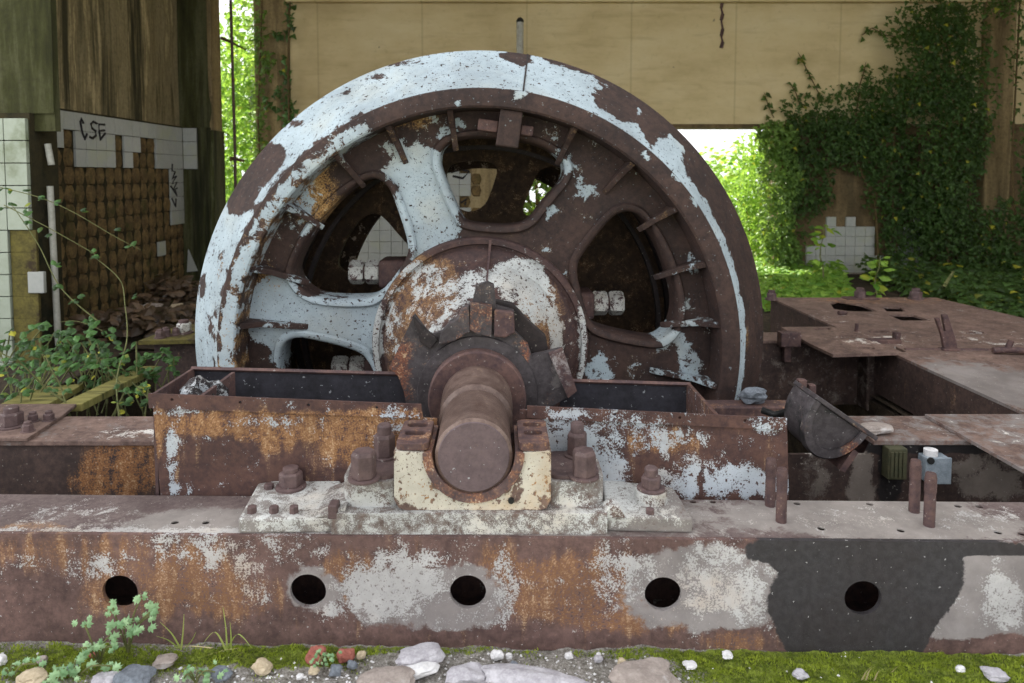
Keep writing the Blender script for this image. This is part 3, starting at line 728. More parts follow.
# ================================================================== WATER TROUGHS ON BOTH SIDES OF THE SHAFT
def trough(name, label, front, rimL, backY, back, ends, zones, divider=None):
    """front: panel outline px at depth YF; back: px line"""
    pass
YF = 2.135
def xz(px, py, Y): p = at(px, py, Y); return (p.x, p.z)
def make_trough(label, cat, fp, rim, YBk, bp, zones, base, endl, endr):
    e0 = at(*fp[0], YF); root = empty('steel_trough', (e0.x, YF, .30), label, cat)
    mb = MB(); mb.plate([xz(*p, YF) for p in fp], [], .02, .010, lambda u, v, w: (u, YF+w, v))
    mb.build('front_panel', M['panel'], root, zones=zones, base=base)
    hol = []
    (ax, az), (bx, bz_), (cx_, cz_), (dx, dz) = [xz(*p, YF-.008) for p in rim]
    n = max(3, int((bx-ax)/.17))
    for i in range(n):
        u = (i+.35)/n; hx = ax+(bx-ax)*u; hz_ = (az+(bz_-az)*u)*.65+(dz+(cz_-dz)*u)*.35
        hol.append([(hx+.005*cos(k*pi/4), hz_+.005*sin(k*pi/4)) for k in range(8)])
    mb = MB(); mb.plate([(ax, az), (bx, bz_), (cx_, cz_), (dx, dz)], hol, .02, .0085, lambda u, v, w: (u, YF-.009+w, v))
    mb.box(ax, ax+.001, YF-.008, YF-.002, az-.02, az-.01)
    mb.build('rim_flange', M['panel'], root, zones=zones, base=(base[0]*.5, base[1]*.4, 0, 0))
    # back panel and end panels
    pl = [xz(*p, YBk) for p in bp]
    mb = MB(); mb.plate(pl, [], .05, .010, lambda u, v, w: (u, YBk+w, v))
    mb.box(pl[0][0], pl[0][0]+.001, YBk, YBk+.002, .3, .31)
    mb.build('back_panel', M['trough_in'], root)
    mb = MB()
    mb.tube([(pl[0][0], YBk-.006, pl[0][1]), (pl[1][0], YBk-.006, pl[1][1])], .008, 4)
    mb.build('back_rim', M['rust'], root)
    if endl:
        a = Vector((e0.x, YF+.010, 0)); zf = xz(*rim[0], YF)[1]; zk = pl[0][1]
        mb = MB(); mb.hexa([(ax+.004, YF+.012, .05), (ax+.014, YF+.012, .05), (pl[0][0]+.010, YBk, .05), (pl[0][0], YBk, .05)], [(ax+.004, YF+.012, zf-.002), (ax+.014, YF+.012, zf-.002), (pl[0][0]+.010, YBk, zk), (pl[0][0], YBk, zk)])
        mb.build('end_panel', M['rust'], root)
    if endr:
        xr_, zr_ = at(endr[0], endr[1], YBk).x, at(endr[0], endr[1], YBk).z
        mb = MB(); mb.box(xr_-.012, xr_, YF+.012, YBk, .05, zr_); mb.build('end_panel', M['panel'], root, base=(.0, .2, 0, 0))
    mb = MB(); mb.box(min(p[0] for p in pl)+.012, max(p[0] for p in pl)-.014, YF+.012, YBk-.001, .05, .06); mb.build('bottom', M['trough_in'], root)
    return root
lz = [B(300, 424, YF, 160, 14, 'o', .9), B(370, 440, YF, 50, 30, 'o', .9), B(270, 440, YF, 30, 16, 'o', .5), B(390, 440, YF, 34, 30, 'w', .25), B(290, 424, YF, 70, 9, 'w', .25), B(172, 455, YF, 6, 38, 'w', .62), B(174, 490, YF, 8, 8, 'w', .5), B(180, 412, YF, 28, 6, 'w', .55), B(158, 430, YF, 5, 30, 'o', .7), B(235, 470, YF, 50, 34, 'o', -.15),
      B(291, 405, YF, 7, 5, 'w', .8), B(400, 412, YF, 30, 6, 'w', .4), B(400, 412, YF, 30, 6, 'o', .4)]
tL = make_trough('rusty steel trough with orange-stained front, ahead of the wheel beside the shaft', 'trough',
    [(153, 407), (437, 419), (437, 500), (161, 503)], [(148, 393.6), (421, 404.5), (423, 418.5), (149, 408)], 2.50, [(192, 368), (421, 374), (421, 420), (196, 415)], lz, (0.0, .2, 0, 0), True, None)
rz_ = [B(720, 482, YF, 75, 17, 'w', .85), B(600, 470, YF, 34, 18, 'w', .7), B(560, 438, YF, 30, 22, 'w', .65), B(575, 470, YF, 30, 30, 'w', .3), B(630, 436, YF, 70, 16, 'w', .42), B(660, 440, YF, 40, 14, 'o', .5), B(700, 448, YF, 60, 20, 'w', .18),
       B(665, 445, YF, 3, 12, 'w', .8), B(620, 412, YF, 90, 6, 'w', .33), B(560, 411, YF, 30, 6, 'w', .3), B(770, 425, YF, 20, 14, 'w', .4), B(700, 485, YF, 5, 16, 'w', -.8), B(610, 485, YF, 20, 14, 'w', .2)]
tR = make_trough('white-flaked steel trough whose open top shows black inside, ahead of the wheel', 'trough',
    [(520, 410), (787, 420), (789, 503), (520, 500)], [(527, 406), (787, 418.5), (786, 430), (527, 418)], 2.50, [(560, 380), (690, 384), (690, 420), (560, 420)], rz_, (0.02, .12, 0, 0), False, (690, 383))
# debris lying inside the left trough
mb = MB(); q = at(219, 380, 2.3); mb.box(q.x-.006, q.x+.006, YF+.012, 2.425, .35, at(219, 374, 2.4).z); mb.build('divider', M['rust'], tL)

# ================================================================== THE WHEEL
WX, WY = at(481, 340, 3.40).x, 3.40
RZ = R(.77)
wheel = empty('winding_wheel', (WX, WY, ZW), 'huge spoked iron wheel with flaking pale blue paint, half sunk in the pit', 'wheel', RZ)
WM = MW[wheel.name]
def wl_(a, r, y): return WM @ Vector((r*cos(a), y, r*sin(a)))        # wheel coordinates: angle, radius, depth
def arcs(a0, a1, n, rpx, rad, ch, amt, Y=3.25, c=(478.5, 343)):
    return [B(c[0]+rpx*cos(R(a0+(a1-a0)*i/(n-1))), c[1]-rpx*sin(R(a0+(a1-a0)*i/(n-1))), Y, rad, rad, ch, amt) for i in range(n)]
C0 = (478.5, 334)
wz = arcs(116, 196, 34, 263, 4.5, 'w', -.62, 3.08, (478, 352)) + arcs(165, 100, 26, 286, 4.5, 'w', -.55, 3.39, C0) + arcs(38, -20, 24, 274, 15, 'w', -1.5, 3.30, C0) + arcs(60, 38, 10, 285, 9, 'w', -1.2, 3.36, C0) + arcs(75, 38, 12, 286, 8, 'w', -1.2, 3.38, C0)
wz += [B(262, 165, 3.3, 26, 20, 'w', -1.4), B(245, 195, 3.3, 22, 16, 'w', -1.4), B(280, 158, 3.3, 16, 12, 'w', -.9), B(605, 103, 3.3, 14, 12, 'w', -1.3), B(622, 113, 3.3, 13, 11, 'w', -1.3), B(645, 130, 3.3, 9, 14, 'w', -1.2), B(660, 120, 3.3, 14, 16, 'w', -1.3),
       B(520, 62, 3.35, 8, 7, 'w', -1.2), B(515, 58, 3.35, 14, 6, 'w', -1.1), B(230, 265, 3.25, 5, 17, 'o', .9), B(230, 265, 3.25, 5, 17, 'w', -.5), B(206, 285, 3.33, 7, 14, 'w', -.8), B(212, 345, 3.2, 4, 30, 'w', -.35), B(216, 320, 3.2, 4, 10, 'w', -.6),
       B(380, 80, 3.35, 10, 5, 'w', -.5), B(350, 95, 3.35, 8, 4, 'w', -.6), B(400, 65, 3.37, 20, 4, 'w', -.6), B(300, 125, 3.37, 14, 5, 'w', -.5), B(741, 335, 3.12, 5, 26, 'w', 1.4), B(744, 345, 3.15, 6, 22, 'o', .6), B(736, 385, 3.1, 4, 14, 'w', 1.2)]
prof = [(-.345, 1.070), (-.352, 1.080), (-.340, 1.157), (-.330, 1.163)]
prof_o = [(-.330, 1.163)] + [(-.330+.26*i/7, 1.163+(1.368-1.163)*(i/7)) for i in range(1, 8)] + [(-.062, 1.368), (-.02, 1.357), (.48, 1.345), (.50, 1.34), (.82, 1.17)]
mb = MB(); mb.lathe(prof_o, 220, m=WM)
mb.build('rim', M['wheel'], wheel, zones=wz, base=(.92, 0, 0, 0), autosmooth=30)
lipz = arcs(116, 196, 34, 261, 4, 'w', -.6, 3.06, (478, 352)) + arcs(118, 196, 16, 252, 13, 'w', .58, 3.06, (478, 352)) + arcs(125, 200, 14, 248, 12, 'o', .55, 3.06, (478, 352)) + [B(385, 118, 3.05, 18, 8, 'w', -.3)]
lipz += [B(p[0], p[1], 3.05, 4, 5, 'w', .8) for p in ((505, 91), (520, 95), (527, 94), (645, 152), (650, 157), (673, 175), (678, 180), (697, 203), (456, 103))]
prof_l = [(-.330, 1.1632), (-.341, 1.158), (-.349, 1.13), (-.352, 1.10), (-.352, 1.085), (-.345, 1.076), (.80, 1.076), (.83, 1.08), (.82, 1.1698)]
mb = MB(); mb.lathe(prof_l, 220, m=WM)
mb.build('rim_lip', M['wheel'], wheel, zones=lipz, base=(.0, .05, 0, 0), autosmooth=30)
mb = MB(); a = R(80.6)
mb.box(-.004, .004, -.342, .0, 1.160, 1.164); 
# joint line across the rim: a thin strap following the bevel
mb = MB(); aj = R(80.6)
for s in (-1, 1): pass
mb.add([wl_(aj-.003, 1.166, -.333), wl_(aj+.003, 1.166, -.333), wl_(aj+.003, 1.3705, -.07), wl_(aj-.003, 1.3705, -.07), wl_(aj-.003, 1.15, -.31), wl_(aj+.003, 1.15, -.31), wl_(aj+.003, 1.34, -.03), wl_(aj-.003, 1.34, -.03)], [(0,1,2,3),(0,4,5,1),(1,5,6,2),(2,6,7,3),(3,7,4,0),(4,7,6,5)])
mb.build('rim_joint', M['darksteel'], wheel)
# front web with six openings
YWB = -.185
def loc(px, py, y):     # pixel to wheel-local (x, z) on the plane y
    iv = WM.inverted(); o = iv @ CAM; d = iv.to_3x3() @ ray(px, py); t = (y-o.y)/d.y; q = o + d*t; return (q.x, q.z)
op_top = [(437,155),(442,144),(455,137),(481,134),(516,137),(545,144),(562,157),(568,168),(565,181),(545,203),(531,223),(512,229),(468,226),(459,219),(438,170)]
op_left = [(290,276),(292,262),(309,229),(335,197),(362,178),(376,175),(386.5,180),(395,192.5),(413,245),(408,262),(395,280),(378,299),(362,302),(321,301),(302,293)]
op_right = [(572,266),(584,246),(610,214),(624,208),(637,210),(648,220),(665,248),(678.6,288),(681,310),(676,330),(665,340.5),(654,344),(604,334),(588,325),(580,300)]
def smooth_loop(lp, it=2):
    for _ in range(it):
        o = []
        for i, p in enumerate(lp):
            q = lp[(i+1) % len(lp)]; o += [(p[0]*.75+q[0]*.25, p[1]*.75+q[1]*.25), (p[0]*.25+q[0]*.75, p[1]*.25+q[1]*.75)]
        lp = o
    return lp
L1 = [smooth_loop([loc(*p, YWB) for p in op], 2) for op in (op_top, op_left, op_right)]
def rot2(lp, a): return [(x*cos(a)-z*sin(a), x*sin(a)+z*cos(a)) for x, z in lp]
cang = lambda lp: atan2(sum(p[1] for p in lp), sum(p[0] for p in lp))
aL = cang(L1[1])
L1 += [rot2(L1[1], R(199)-aL), rot2(L1[1], R(261)-aL), rot2(L1[1], R(322)-aL)]
circ = lambda r, n: [(r*cos(2*pi*i/n), r*sin(2*pi*i/n)) for i in range(n)]
Yw = WY+YWB
vz = [B(428, 200, Yw, 32, 55, 'w', 1.0), B(415, 165, Yw, 26, 20, 'w', .6), B(455, 125, Yw, 30, 10, 'w', .25), B(330, 328, Yw, 60, 24, 'w', 1.05), B(275, 310, Yw, 32, 30, 'w', 1.0), B(290, 345, Yw, 20, 20, 'w', .5), B(378, 300, Yw, 30, 40, 'w', .6), B(425, 150, Yw, 16, 12, 'w', -.35), B(268, 285, Yw, 14, 20, 'o', .6), B(350, 145, Yw, 20, 14, 'w', -.6), B(345, 158, Yw, 22, 12, 'w', -.5),
      B(300, 205, Yw, 18, 26, 'w', .42), B(310, 195, Yw, 30, 30, 'o', .7), B(395, 145, Yw, 16, 8, 'w', .3), B(395, 120, Yw, 40, 10, 'o', .5), B(600, 375, Yw, 14, 24, 'w', .6), B(550, 212, Yw, 5, 8, 'w', .9), B(584, 190, Yw, 14, 10, 'w', .42), B(560, 175, Yw, 12, 14, 'w', .3), B(572, 160, Yw, 5, 12, 'w', .3), B(682, 345, Yw, 6, 14, 'w', .6), B(690, 365, Yw, 12, 20, 'w', .35), B(672, 338, Yw, 14, 8, 'w', .6), B(698, 262, Yw, 10, 14, 'w', .4), B(690, 310, Yw, 10, 16, 'w', .25), B(285, 362, Yw, 14, 14, 'w', .4), B(372, 360, Yw, 10, 20, 'w', .9), B(325, 360, Yw, 40, 12, 'w', .4)]
mb = MB(); mb.plate(circ(1.075, 120), L1, .035, .05, lambda u, v, w: WM @ Vector((u, YWB+w, v)))
mb.build('front_web', M['wheel'], wheel, zones=vz, base=(.13, .14, 0, 0))
# raised lip round each opening, running back as the side wall of the opening
def lip(lp, y0, y1, w, mat, name, zones=None, base=(0,0,0,0)):
    n = len(lp); cx_ = sum(p[0] for p in lp)/n; cz_ = sum(p[1] for p in lp)/n
    def off(p, d):
        L = math.hypot(p[0]-cx_, p[1]-cz_); return (p[0]+(p[0]-cx_)*d/L, p[1]+(p[1]-cz_)*d/L)
    mb = MB(); rings = [[(off(p, w*.9), y0+.012) for p in lp], [(off(p, w*.6), y0) for p in lp], [(off(p, 0), y0) for p in lp], [(off(p, -.012), y0+.012) for p in lp], [(off(p, -.012), y1) for p in lp], [(off(p, .006), y1) for p in lp]]
    for rg in rings: mb.v.extend(WM @ Vector((q[0], y, q[1])) for q, y in rg)
    for k in range(5):
        for i in range(n): mb.f.append((k*n+i, k*n+(i+1) % n, (k+1)*n+(i+1) % n, (k+1)*n+i))
    return mb.build(name, mat, wheel, zones=zones, base=base, autosmooth=50)
lipzones = vz + [B(340, 300, Yw, 50, 6, 'w', .4), B(560, 160, Yw, 14, 14, 'w', .4), B(672, 338, Yw, 14, 10, 'w', .5), B(300, 215, Yw, 30, 40, 'w', .15)]
for lp in L1: lip(lp, YWB-.022, YWB+.16, .03, M['wheel'], 'opening_lip', lipzones, (.05, .08, 0, 0))
# gussets between rim and web
for k, d in enumerate((174, 160, 143, 126, 112, 97, 67, 51, 36, 21, 6, -9)):
    a = R(d); t = .013; r0 = {174: .80, 160: .84, 6: .84, -9: .80, 21: .86}.get(d, .90)
    e1 = Vector((-sin(a), 0, cos(a)))
    P = lambda r, y, s: WM @ (Vector((r*cos(a), y, r*sin(a))) + e1*t*s)
    prof_g = [(r0, YWB), (r0+.02, YWB-.02), (1.0, YWB-.055), (1.065, -.31), (1.0745, -.325), (1.0745, YWB)]
    mb = MB(); mb.prism([P(r, y, -1) for r, y in prof_g], P(1, 0, 1)-P(1, 0, -1))
    w_ = {174: .35, 160: .4, 143: .4, 126: .3, 21: .3, 6: .45, -9: .5, 112: .15}.get(d, .05)
    mb.build('rib', M['wheel'], wheel, base=(w_, .25, 0, 0), bevel=.003)
# joint strap at the top with its bolt
a = R(82.5); e1 = Vector((-sin(a), 0, cos(a))); er = Vector((cos(a), 0, sin(a)))
def LB(c, hx, hy, hz_): # local box about wheel point c
    mb = MB(); fr = Matrix((( -e1.x, 0, er.x), (0, 1, 0), (-e1.z, 0, er.z))).to_4x4()
    return mb.box(-hx, hx, -hy, hy, -hz_, hz_, WM @ Matrix.Translation(c) @ fr)
st = LB(er*.995 + Vector((0, -.255, 0)), .05, .075, .08).build('joint_block', M['wheel'], wheel, bevel=.006)
LB(er*1.0 + e1*.095 + Vector((0, -.25, 0)), .045, .026, .026).build('joint_bolt', M['rust'], st, bevel=.006)
LB(er*1.0 - e1*.08 + Vector((0, -.25, 0)), .028, .022, .022).build('joint_bolt', M['rust'], st, bevel=.006)
# rear web and hoops
oprear = lambda k: smooth_loop([(.46, -.10*k), (.54, -.20*k), (.70, -.26*k), (.83, -.27*k), (.885, -.18*k), (.90, 0), (.885, .18*k), (.83, .27*k), (.70, .26*k), (.54, .20*k), (.46, .10*k)], 2)
mb = MB(); mb.plate(circ(1.075, 96), [smooth_loop([loc(px, py, .60) for px, py in lp], 2) for lp in ([(336,264),(345,240),(358,221),(372,212),(383,216),(398,234),(413,250),(414,276),(360,277),(343,272)], [(444,166),(470,160),(500,163),(492,190),(484,208),(465,214),(450,200)], [(541,165),(572,170),(562,195),(538,218),(520,214),(530,190)])] + [rot2(oprear(.8), R(a)) for a in (-58, -118)], .06, .05, lambda u, v, w: WM @ Vector((u, .60+w, v)))
mb.build('rear_web', M['webin'], wheel, base=(.0, .3, 0, 0))
for yy, r_, hw in ((.22, .915, .018), (.36, 1.0, .02)):
    mb = MB(); mb.lathe([(yy-hw, r_), (yy+hw, r_), (yy+hw, r_+.022), (yy-hw, r_+.022)], 96, m=WM, close=True); mb.build('hoop', M['darksteel'], wheel, autosmooth=40)
mb = MB(); mb.lathe([(.93, .83), (.945, .825), (.96, .83), (.96, 1.08), (.80, 1.08), (.80, 1.076), (.93, 1.07)], 96, m=WM, close=True)
mb.build('rear_flange', M['webin'], wheel, base=(.35, .2, 0, 0), autosmooth=40)
# hub
hz = [B(478, 250, 3.1, 90, 13, 'w', -.9), B(478, 250, 3.1, 90, 13, 'o', -.3), B(405, 310, 3.0, 22, 50, 'o', .9), B(430, 290, 3.0, 30, 30, 'o', .8), B(395, 350, 3.05, 14, 40, 'o', .7), B(392, 330, 3.1, 10, 45, 'w', .45), B(440, 305, 3.0, 34, 30, 'w', .36), B(415, 280, 3.0, 26, 16, 'w', .3), B(520, 278, 3.0, 26, 22, 'w', .95), B(540, 300, 3.0, 18, 24, 'w', .7), B(556, 340, 3.05, 8, 40, 'w', .8), B(540, 325, 3.0, 24, 34, 'o', .8), B(475, 285, 3.0, 20, 14, 'w', .5), B(440, 255, 3.1, 50, 12, 'w', -.6), B(560, 285, 3.1, 12, 30, 'w', -.5), B(378, 340, 3.2, 5, 50, 'w', .7), B(582, 340, 3.2, 4, 50, 'w', .7), B(470, 240, 3.2, 60, 5, 'w', .5), B(410, 262, 3.2, 30, 10, 'w', .5)]
hp = [(-.15, .51), (-.212, .497), (-.218, .490), (-.218, .470), (-.203, .464), (-.200, .452), (-.205, .447), (-.215, .44), (-.225, .43), (-.245, .39), (-.258, .385), (-.285, .36), (-.33, .33), (-.39, .285), (-.48, .235), (-.62, .19), (-.80, .17)]
hpd = []
for (a_, b_) in zip(hp, hp[1:]):
    n = max(1, int(math.hypot(b_[0]-a_[0], b_[1]-a_[1])/.02)); hpd += [(a_[0]+(b_[0]-a_[0])*i/n, a_[1]+(b_[1]-a_[1])*i/n) for i in range(n)]
hpd.append(hp[-1])
mb = MB(); mb.lathe(hpd + [(.8, .17), (.8, .3), (.6, .42), (-.05, .42)], 110, m=WM)
mb.build('hub', M['hub'], wheel, zones=hz, base=(.1, .22, 0, 0), autosmooth=35)
mb = MB(); mb.add([wl_(R(84.5)+s*.012, r, y) for s in (-1, 1) for r, y in ((.49, -.222), (.44, -.226), (.33, -.342), (.235, -.50), (.2, -.50), (.4, -.15))], [(0,1,7,6),(1,2,8,7),(2,3,9,8),(3,4,10,9),(4,5,11,10),(5,0,6,11),(0,5,4,3,2,1),(6,7,8,9,10,11)])
mb.build('hub_seam', M['rust'], wheel)
# clamping bolts of the split hub, lying across
def hexbar(x0_, x1_, z, y, r, mat):
    mb = MB()
    for (a_, b_) in ((x0_, x0_+(x1_-x0_)*.46), (x0_+(x1_-x0_)*.52, x1_)):
        d = .012*(1 if b_ > a_ else -1); rr = [r*.88, r, r, r*.88]; xs = [a_, a_+d, b_-d, b_]; b = len(mb.v)
        for xx_, q in zip(xs, rr):
            for i in range(6): mb.v.append(WM @ Vector((xx_, y+q*cos(i*pi/3+.5), z+q*sin(i*pi/3+.5))))
        for k in range(3):
            for i in range(6): mb.f.append((b+k*6+i, b+k*6+(i+1) % 6, b+(k+1)*6+(i+1) % 6, b+(k+1)*6+i))
        mb.f.append(tuple(b+i for i in range(6))); mb.f.append(tuple(b+18+i for i in range(5, -1, -1)))
    o = mb.build('clamp_nut', mat, wheel)
    m2 = MB(); m2.tube([WM @ Vector((x0_+(x1_-x0_)*.05, y, z)), WM @ Vector((x1_+(x1_-x0_)*1.8, y, z))], r*.62, 14); m2.build('clamp_bolt', M['rust'], o, autosmooth=40)
    m2 = MB(); s = 1 if x1_ > x0_ else -1; m2.box(min(x1_, x1_+s*.16), max(x1_, x1_+s*.16), y-.10, y+.10, z-.07, z+.07, WM); m2.build('clamp_lug', M['rust'], o, bevel=.02)
yb = .12
def lz2(px, py): x, z = loc(px, py, yb); return x, z
xa1, za1 = lz2(350, 272); xa2, _ = lz2(381, 272); hexbar(xa1, xa2, za1, yb, .062, M['nutwhite'])
xa1, za1 = lz2(623, 303); xa2, _ = lz2(592, 303); hexbar(xa1, xa2, za1, yb, .062, M['nutwhite'])
xa1, za1 = lz2(333, 367); xa2, _ = lz2(367, 367); hexbar(xa1, xa2, za1, yb, .058, M['nutwhite'])
# shaft and collar
mb = MB()
sp_ = [(-1.494, 0), (-1.494, .100), (-1.488, .1085), (-1.235, .1085), (-1.232, .104), (-1.215, .104), (-1.205, .118), (-1.10, .118), (-1.09, .122), (-.95, .122), (.9, .122), (.9, 0)]
mb.lathe(sp_, 64, m=WM); mb.build('shaft', M['shaft'], wheel, autosmooth=30, base=(0, .12, 0, 0))
mb = MB(); mb.lathe([(-1.4975, 0), (-1.4975, .0975), (-1.4945, .1000), (-1.49, 0)], 64, m=WM); mb.build('shaft_end', M['shaftend'], wheel, autosmooth=30)
mb = MB(); mb.lathe([(-.935, .11), (-1.00, .11), (-1.005, .166), (-.995, .172), (-.935, .172)], 64, m=WM, close=True); mb.build('collar', M['rust'], wheel, autosmooth=30)
mb = MB(); mb.lathe([(-.935, .12), (-.951, .12), (-.953, .212), (-.947, .215), (-.935, .215)], 72, m=WM, close=True); mb.build('collar_plate', M['tar'], wheel, base=(.0, .1, .0, 0.05), autosmooth=30)
# broken guard plate round the shaft
yg = -.945
gp = [(389, 368), (414, 315), (430, 336), (444, 331), (449, 322), (457, 318), (462, 308), (472, 304), (476, 286), (487, 282), (494, 285), (496, 306), (514, 311), (514, 331), (521, 338), (528, 345), (532, 356), (563, 349), (577, 391), (556, 404), (540, 416), (520, 430), (440, 430), (408, 416), (404, 392), (398, 376)]
gl = [loc(*p, yg) for p in gp]
mb = MB(); mb.plate(gl, [], .03, .035, lambda u, v, w: WM @ Vector((u, yg+w, v)))
gd = mb.build('guard_plate', M['tar'], wheel, zones=[B(400, 368, 2.52, 14, 36, 'o', .6), B(562, 370, 2.52, 12, 18, 'k', -.6), B(556, 372, 2.52, 5, 20, 'g', .6), B(525, 350, 2.52, 5, 14, 'o', .6), B(490, 300, 2.52, 20, 14, 'k', -.5), B(475, 312, 2.52, 20, 8, 'o', .4)], base=(0, .16, .0, 0.05), bevel=.006)
mb = MB(); q = [loc(*p, yg-.035) for p in ((438, 346), (441, 332), (449, 323), (457, 319), (462, 309), (469, 305), (470, 332), (455, 341))]
mb.plate(q, [], .05, .03, lambda u, v, w: WM @ Vector((u, yg-.034+w, v))); mb.build('guard_segment', M['tar'], gd, base=(.1, .3, .1, 0), bevel=.005)
mb = MB(); q = [loc(*p, yg-.03) for p in ((494.5, 310), (514, 312), (515, 333), (505, 338), (494, 337))]
m3 = MB(); m3.plate([loc(*p, yg-.03) for p in ((470, 303), (492, 306), (491.5, 337), (478, 334), (470, 330))], [], .05, .03, lambda u, v, w: WM @ Vector((u, yg-.03+w, v))); m3.build('guard_segment', M['tar'], gd, base=(.0, .45, 0, 0), bevel=.005)
mb.plate(q, [], .05, .03, lambda u, v, w: WM @ Vector((u, yg-.03+w, v))); mb.build('guard_segment', M['rust'], gd, base=(.0, .3, .2, 0), bevel=.005)
mb = MB(); q = [loc(*p, yg+.06) for p in ((495, 300), (513, 304), (530, 322), (546, 336), (548, 350), (530, 358), (505, 345))]
mb.plate(q, [], .05, .04, lambda u, v, w: WM @ Vector((u, yg+.057+w, v))); mb.build('guard_segment', M['darksteel'], gd, bevel=.005)
for pts_ in (((412, 316), (422, 326), (438, 340), (430, 350), (420, 342)), ((549, 354), (563, 349), (577, 391), (568, 398))):
    q = [loc(*p, yg-.02) for p in pts_]; mb = MB(); mb.plate(q, [], .05, .025, lambda u, v, w: WM @ Vector((u, yg-.022+w, v))); mb.build('guard_cheek', M['darksteel'] if pts_[0][0] < 450 else M['rust'], gd, base=(.1, .1, 0, .35), bevel=.005)

# ================================================================== SIDE FRAMES AND DECKS
def Xat(px, py, Y): return at(px, py, Y).x
# left cross beam
xe = Xat(157, 470, 2.60)
root = empty('cross_beam', (-2.4, 2.7, 0), 'low rusty cross beam with orange stain, between front beam and brambles', 'beam')
mb = MB(); mb.plate([(-4.2, -.02), (xe+.25, -.02), (xe+.25, .278), (-4.2, .278)], [], .03, .014, lambda u, v, w: (u, 2.60+w, v))
mb.build('web', M['frameface'], root, zones=[B(120, 470, 2.6, 40, 30, 'o', 1.0), B(90, 485, 2.6, 30, 14, 'o', .5), B(130, 445, 2.6, 26, 9, 'o', .5), B(60, 441, 2.6, 80, 3, 'o', .7)], base=(0, .05, .1, 0))
mb = MB(); mb.plate([(-4.2, 2.585), (xe+.25, 2.585), (xe+.25, 2.855), (-4.2, 2.855)], [], .04, .02, lambda u, v, w: (u, v, .279+w))
mb.build('top_flange', M['rustlight'], root, zones=[Hz(130, 434, .3, 40, 6, 'w', .4)], base=(.05, .05, 0, .2), bevel=.003)
mb = MB(); mb.plate([(-4.2, -.02), (xe+.25, -.02), (xe+.25, .278), (-4.2, .278)], [], .2, .014, lambda u, v, w: (u, 2.83+w, v)); mb.build('back_web', M['rust'], root)
# bolted cover plate over its left part
root = empty('cover_plate', (-2.2, 2.7, .30), 'flat rusty cover plate carrying bolts at the left frame edge', 'plate')
q = [atz(*p, .314) for p in ((62, 415.5), (27, 437.5))]
mb = MB(); mb.plate([(-4.2, 2.575), (q[1].x, 2.575), (q[1].x+.004, q[1].y), (q[0].x, q[0].y), (q[0].x-.03, 2.97), (-4.2, 2.97)], [], .04, .013, lambda u, v, w: (u, v, .3005+w))
mb.build('sheet', M['rustlight'], root, base=(.02, .1, 0, .0), bevel=.002)
for px, py, s in ((12, 426, 1.0), (33, 421, .5), (49, 420, .5), (28, 431, .5)):
    p = atz(px, py, .314); hexbolt(root, p.x, p.y, .3130, .070*s, .05*s, .008*s, .022*s, .052*s, rot=random.random())

# right cross beam
x0r = Xat(858, 430, 2.7)
root = empty('cross_beam', (1.9, 2.7, 0), 'dark rusty cross beam with grey drip stains, behind the stud pair', 'beam')
mb = MB(); mb.plate([(Xat(786, 460, 2.6), -.02), (4.4, -.02), (4.4, .285), (x0r, .285), (x0r-.02, .24), (Xat(790, 436, 2.6), .24)], [], .03, .014, lambda u, v, w: (u, 2.60+w, v))
mb.build('web', M['frameface'], root, zones=[B(862, 478, 2.6, 12, 34, 'g', .8), B(860, 495, 2.6, 26, 10, 'g', .4), B(862, 452, 2.6, 9, 12, 'o', .8), B(985, 470, 2.6, 40, 24, 'g', .6), B(1000, 490, 2.6, 40, 14, 'g', .4), B(950, 445, 2.6, 100, 8, 'k', .9), B(890, 480, 2.6, 14, 30, 'k', .5), B(815, 475, 2.6, 18, 26, 'g', .55), B(812, 465, 2.6, 16, 16, 'w', .4)], base=(0, .06, .22, .05))
mb = MB(); mb.plate([(x0r, 2.585), (4.4, 2.585), (4.4, 2.855), (x0r, 2.855)], [], .04, .02, lambda u, v, w: (u, v, .281+w))
mb.build('top_flange', M['rustlight'], root, base=(.08, .0, .05, .3), bevel=.003)
mb = MB(); mb.box(x0r, 4.4, 2.83, 2.844, -.02, .28); mb.build('back_web', M['rust'], root)
# near right deck plate lying over it
mb = MB(); mb.plate([(1.753, 2.17), (4.4, 2.17), (4.4, 2.835), (1.753, 2.835)], [], .05, .014, lambda u, v, w: (u, v, .3015+w))
tag(mb.build('cover_plate', M['rustlight'], zones=[Hz(1000, 440, .31, 40, 16, 'w', .1)], base=(.1, .02, .0, .35), bevel=.002), 'smooth grey-brown steel plate overhanging the grey box at the right edge', 'plate')

# main right deck with holes
Zd = .30
def dz_(px, py, z=Zd): p = atz(px, py, z); return (p.x, p.y)
dx0 = 2.212
deck = empty('deck_plate', (3.0, 4.3, .0), 'wide rusty steel deck with dark cut-out holes beside the wheel', 'deck')
dholes = [[dz_(*p) for p in ((830, 303.5), (838, 301), (850, 303), (862, 305), (878, 311.5), (866, 311.5), (848, 311), (834, 309))],
          [dz_(*p) for p in ((881, 306.5), (901, 307.5), (906, 311.5), (887, 311.5))],
          [dz_(*p) for p in ((886, 314.5), (914, 315), (931, 320.5), (902, 320.5))],
          [dz_(*p) for p in ((868, 331), (897, 330.5), (899, 332.5), (871, 333))],
          [dz_(*p) for p in ((889, 346), (896, 346.5), (907, 352), (902, 352))],
          [dz_(*p) for p in ((966, 332), (984, 332), (984, 333.5), (966, 333.5))]]
c1 = dz_(935, 297.5); c2 = dz_(1024, 318)
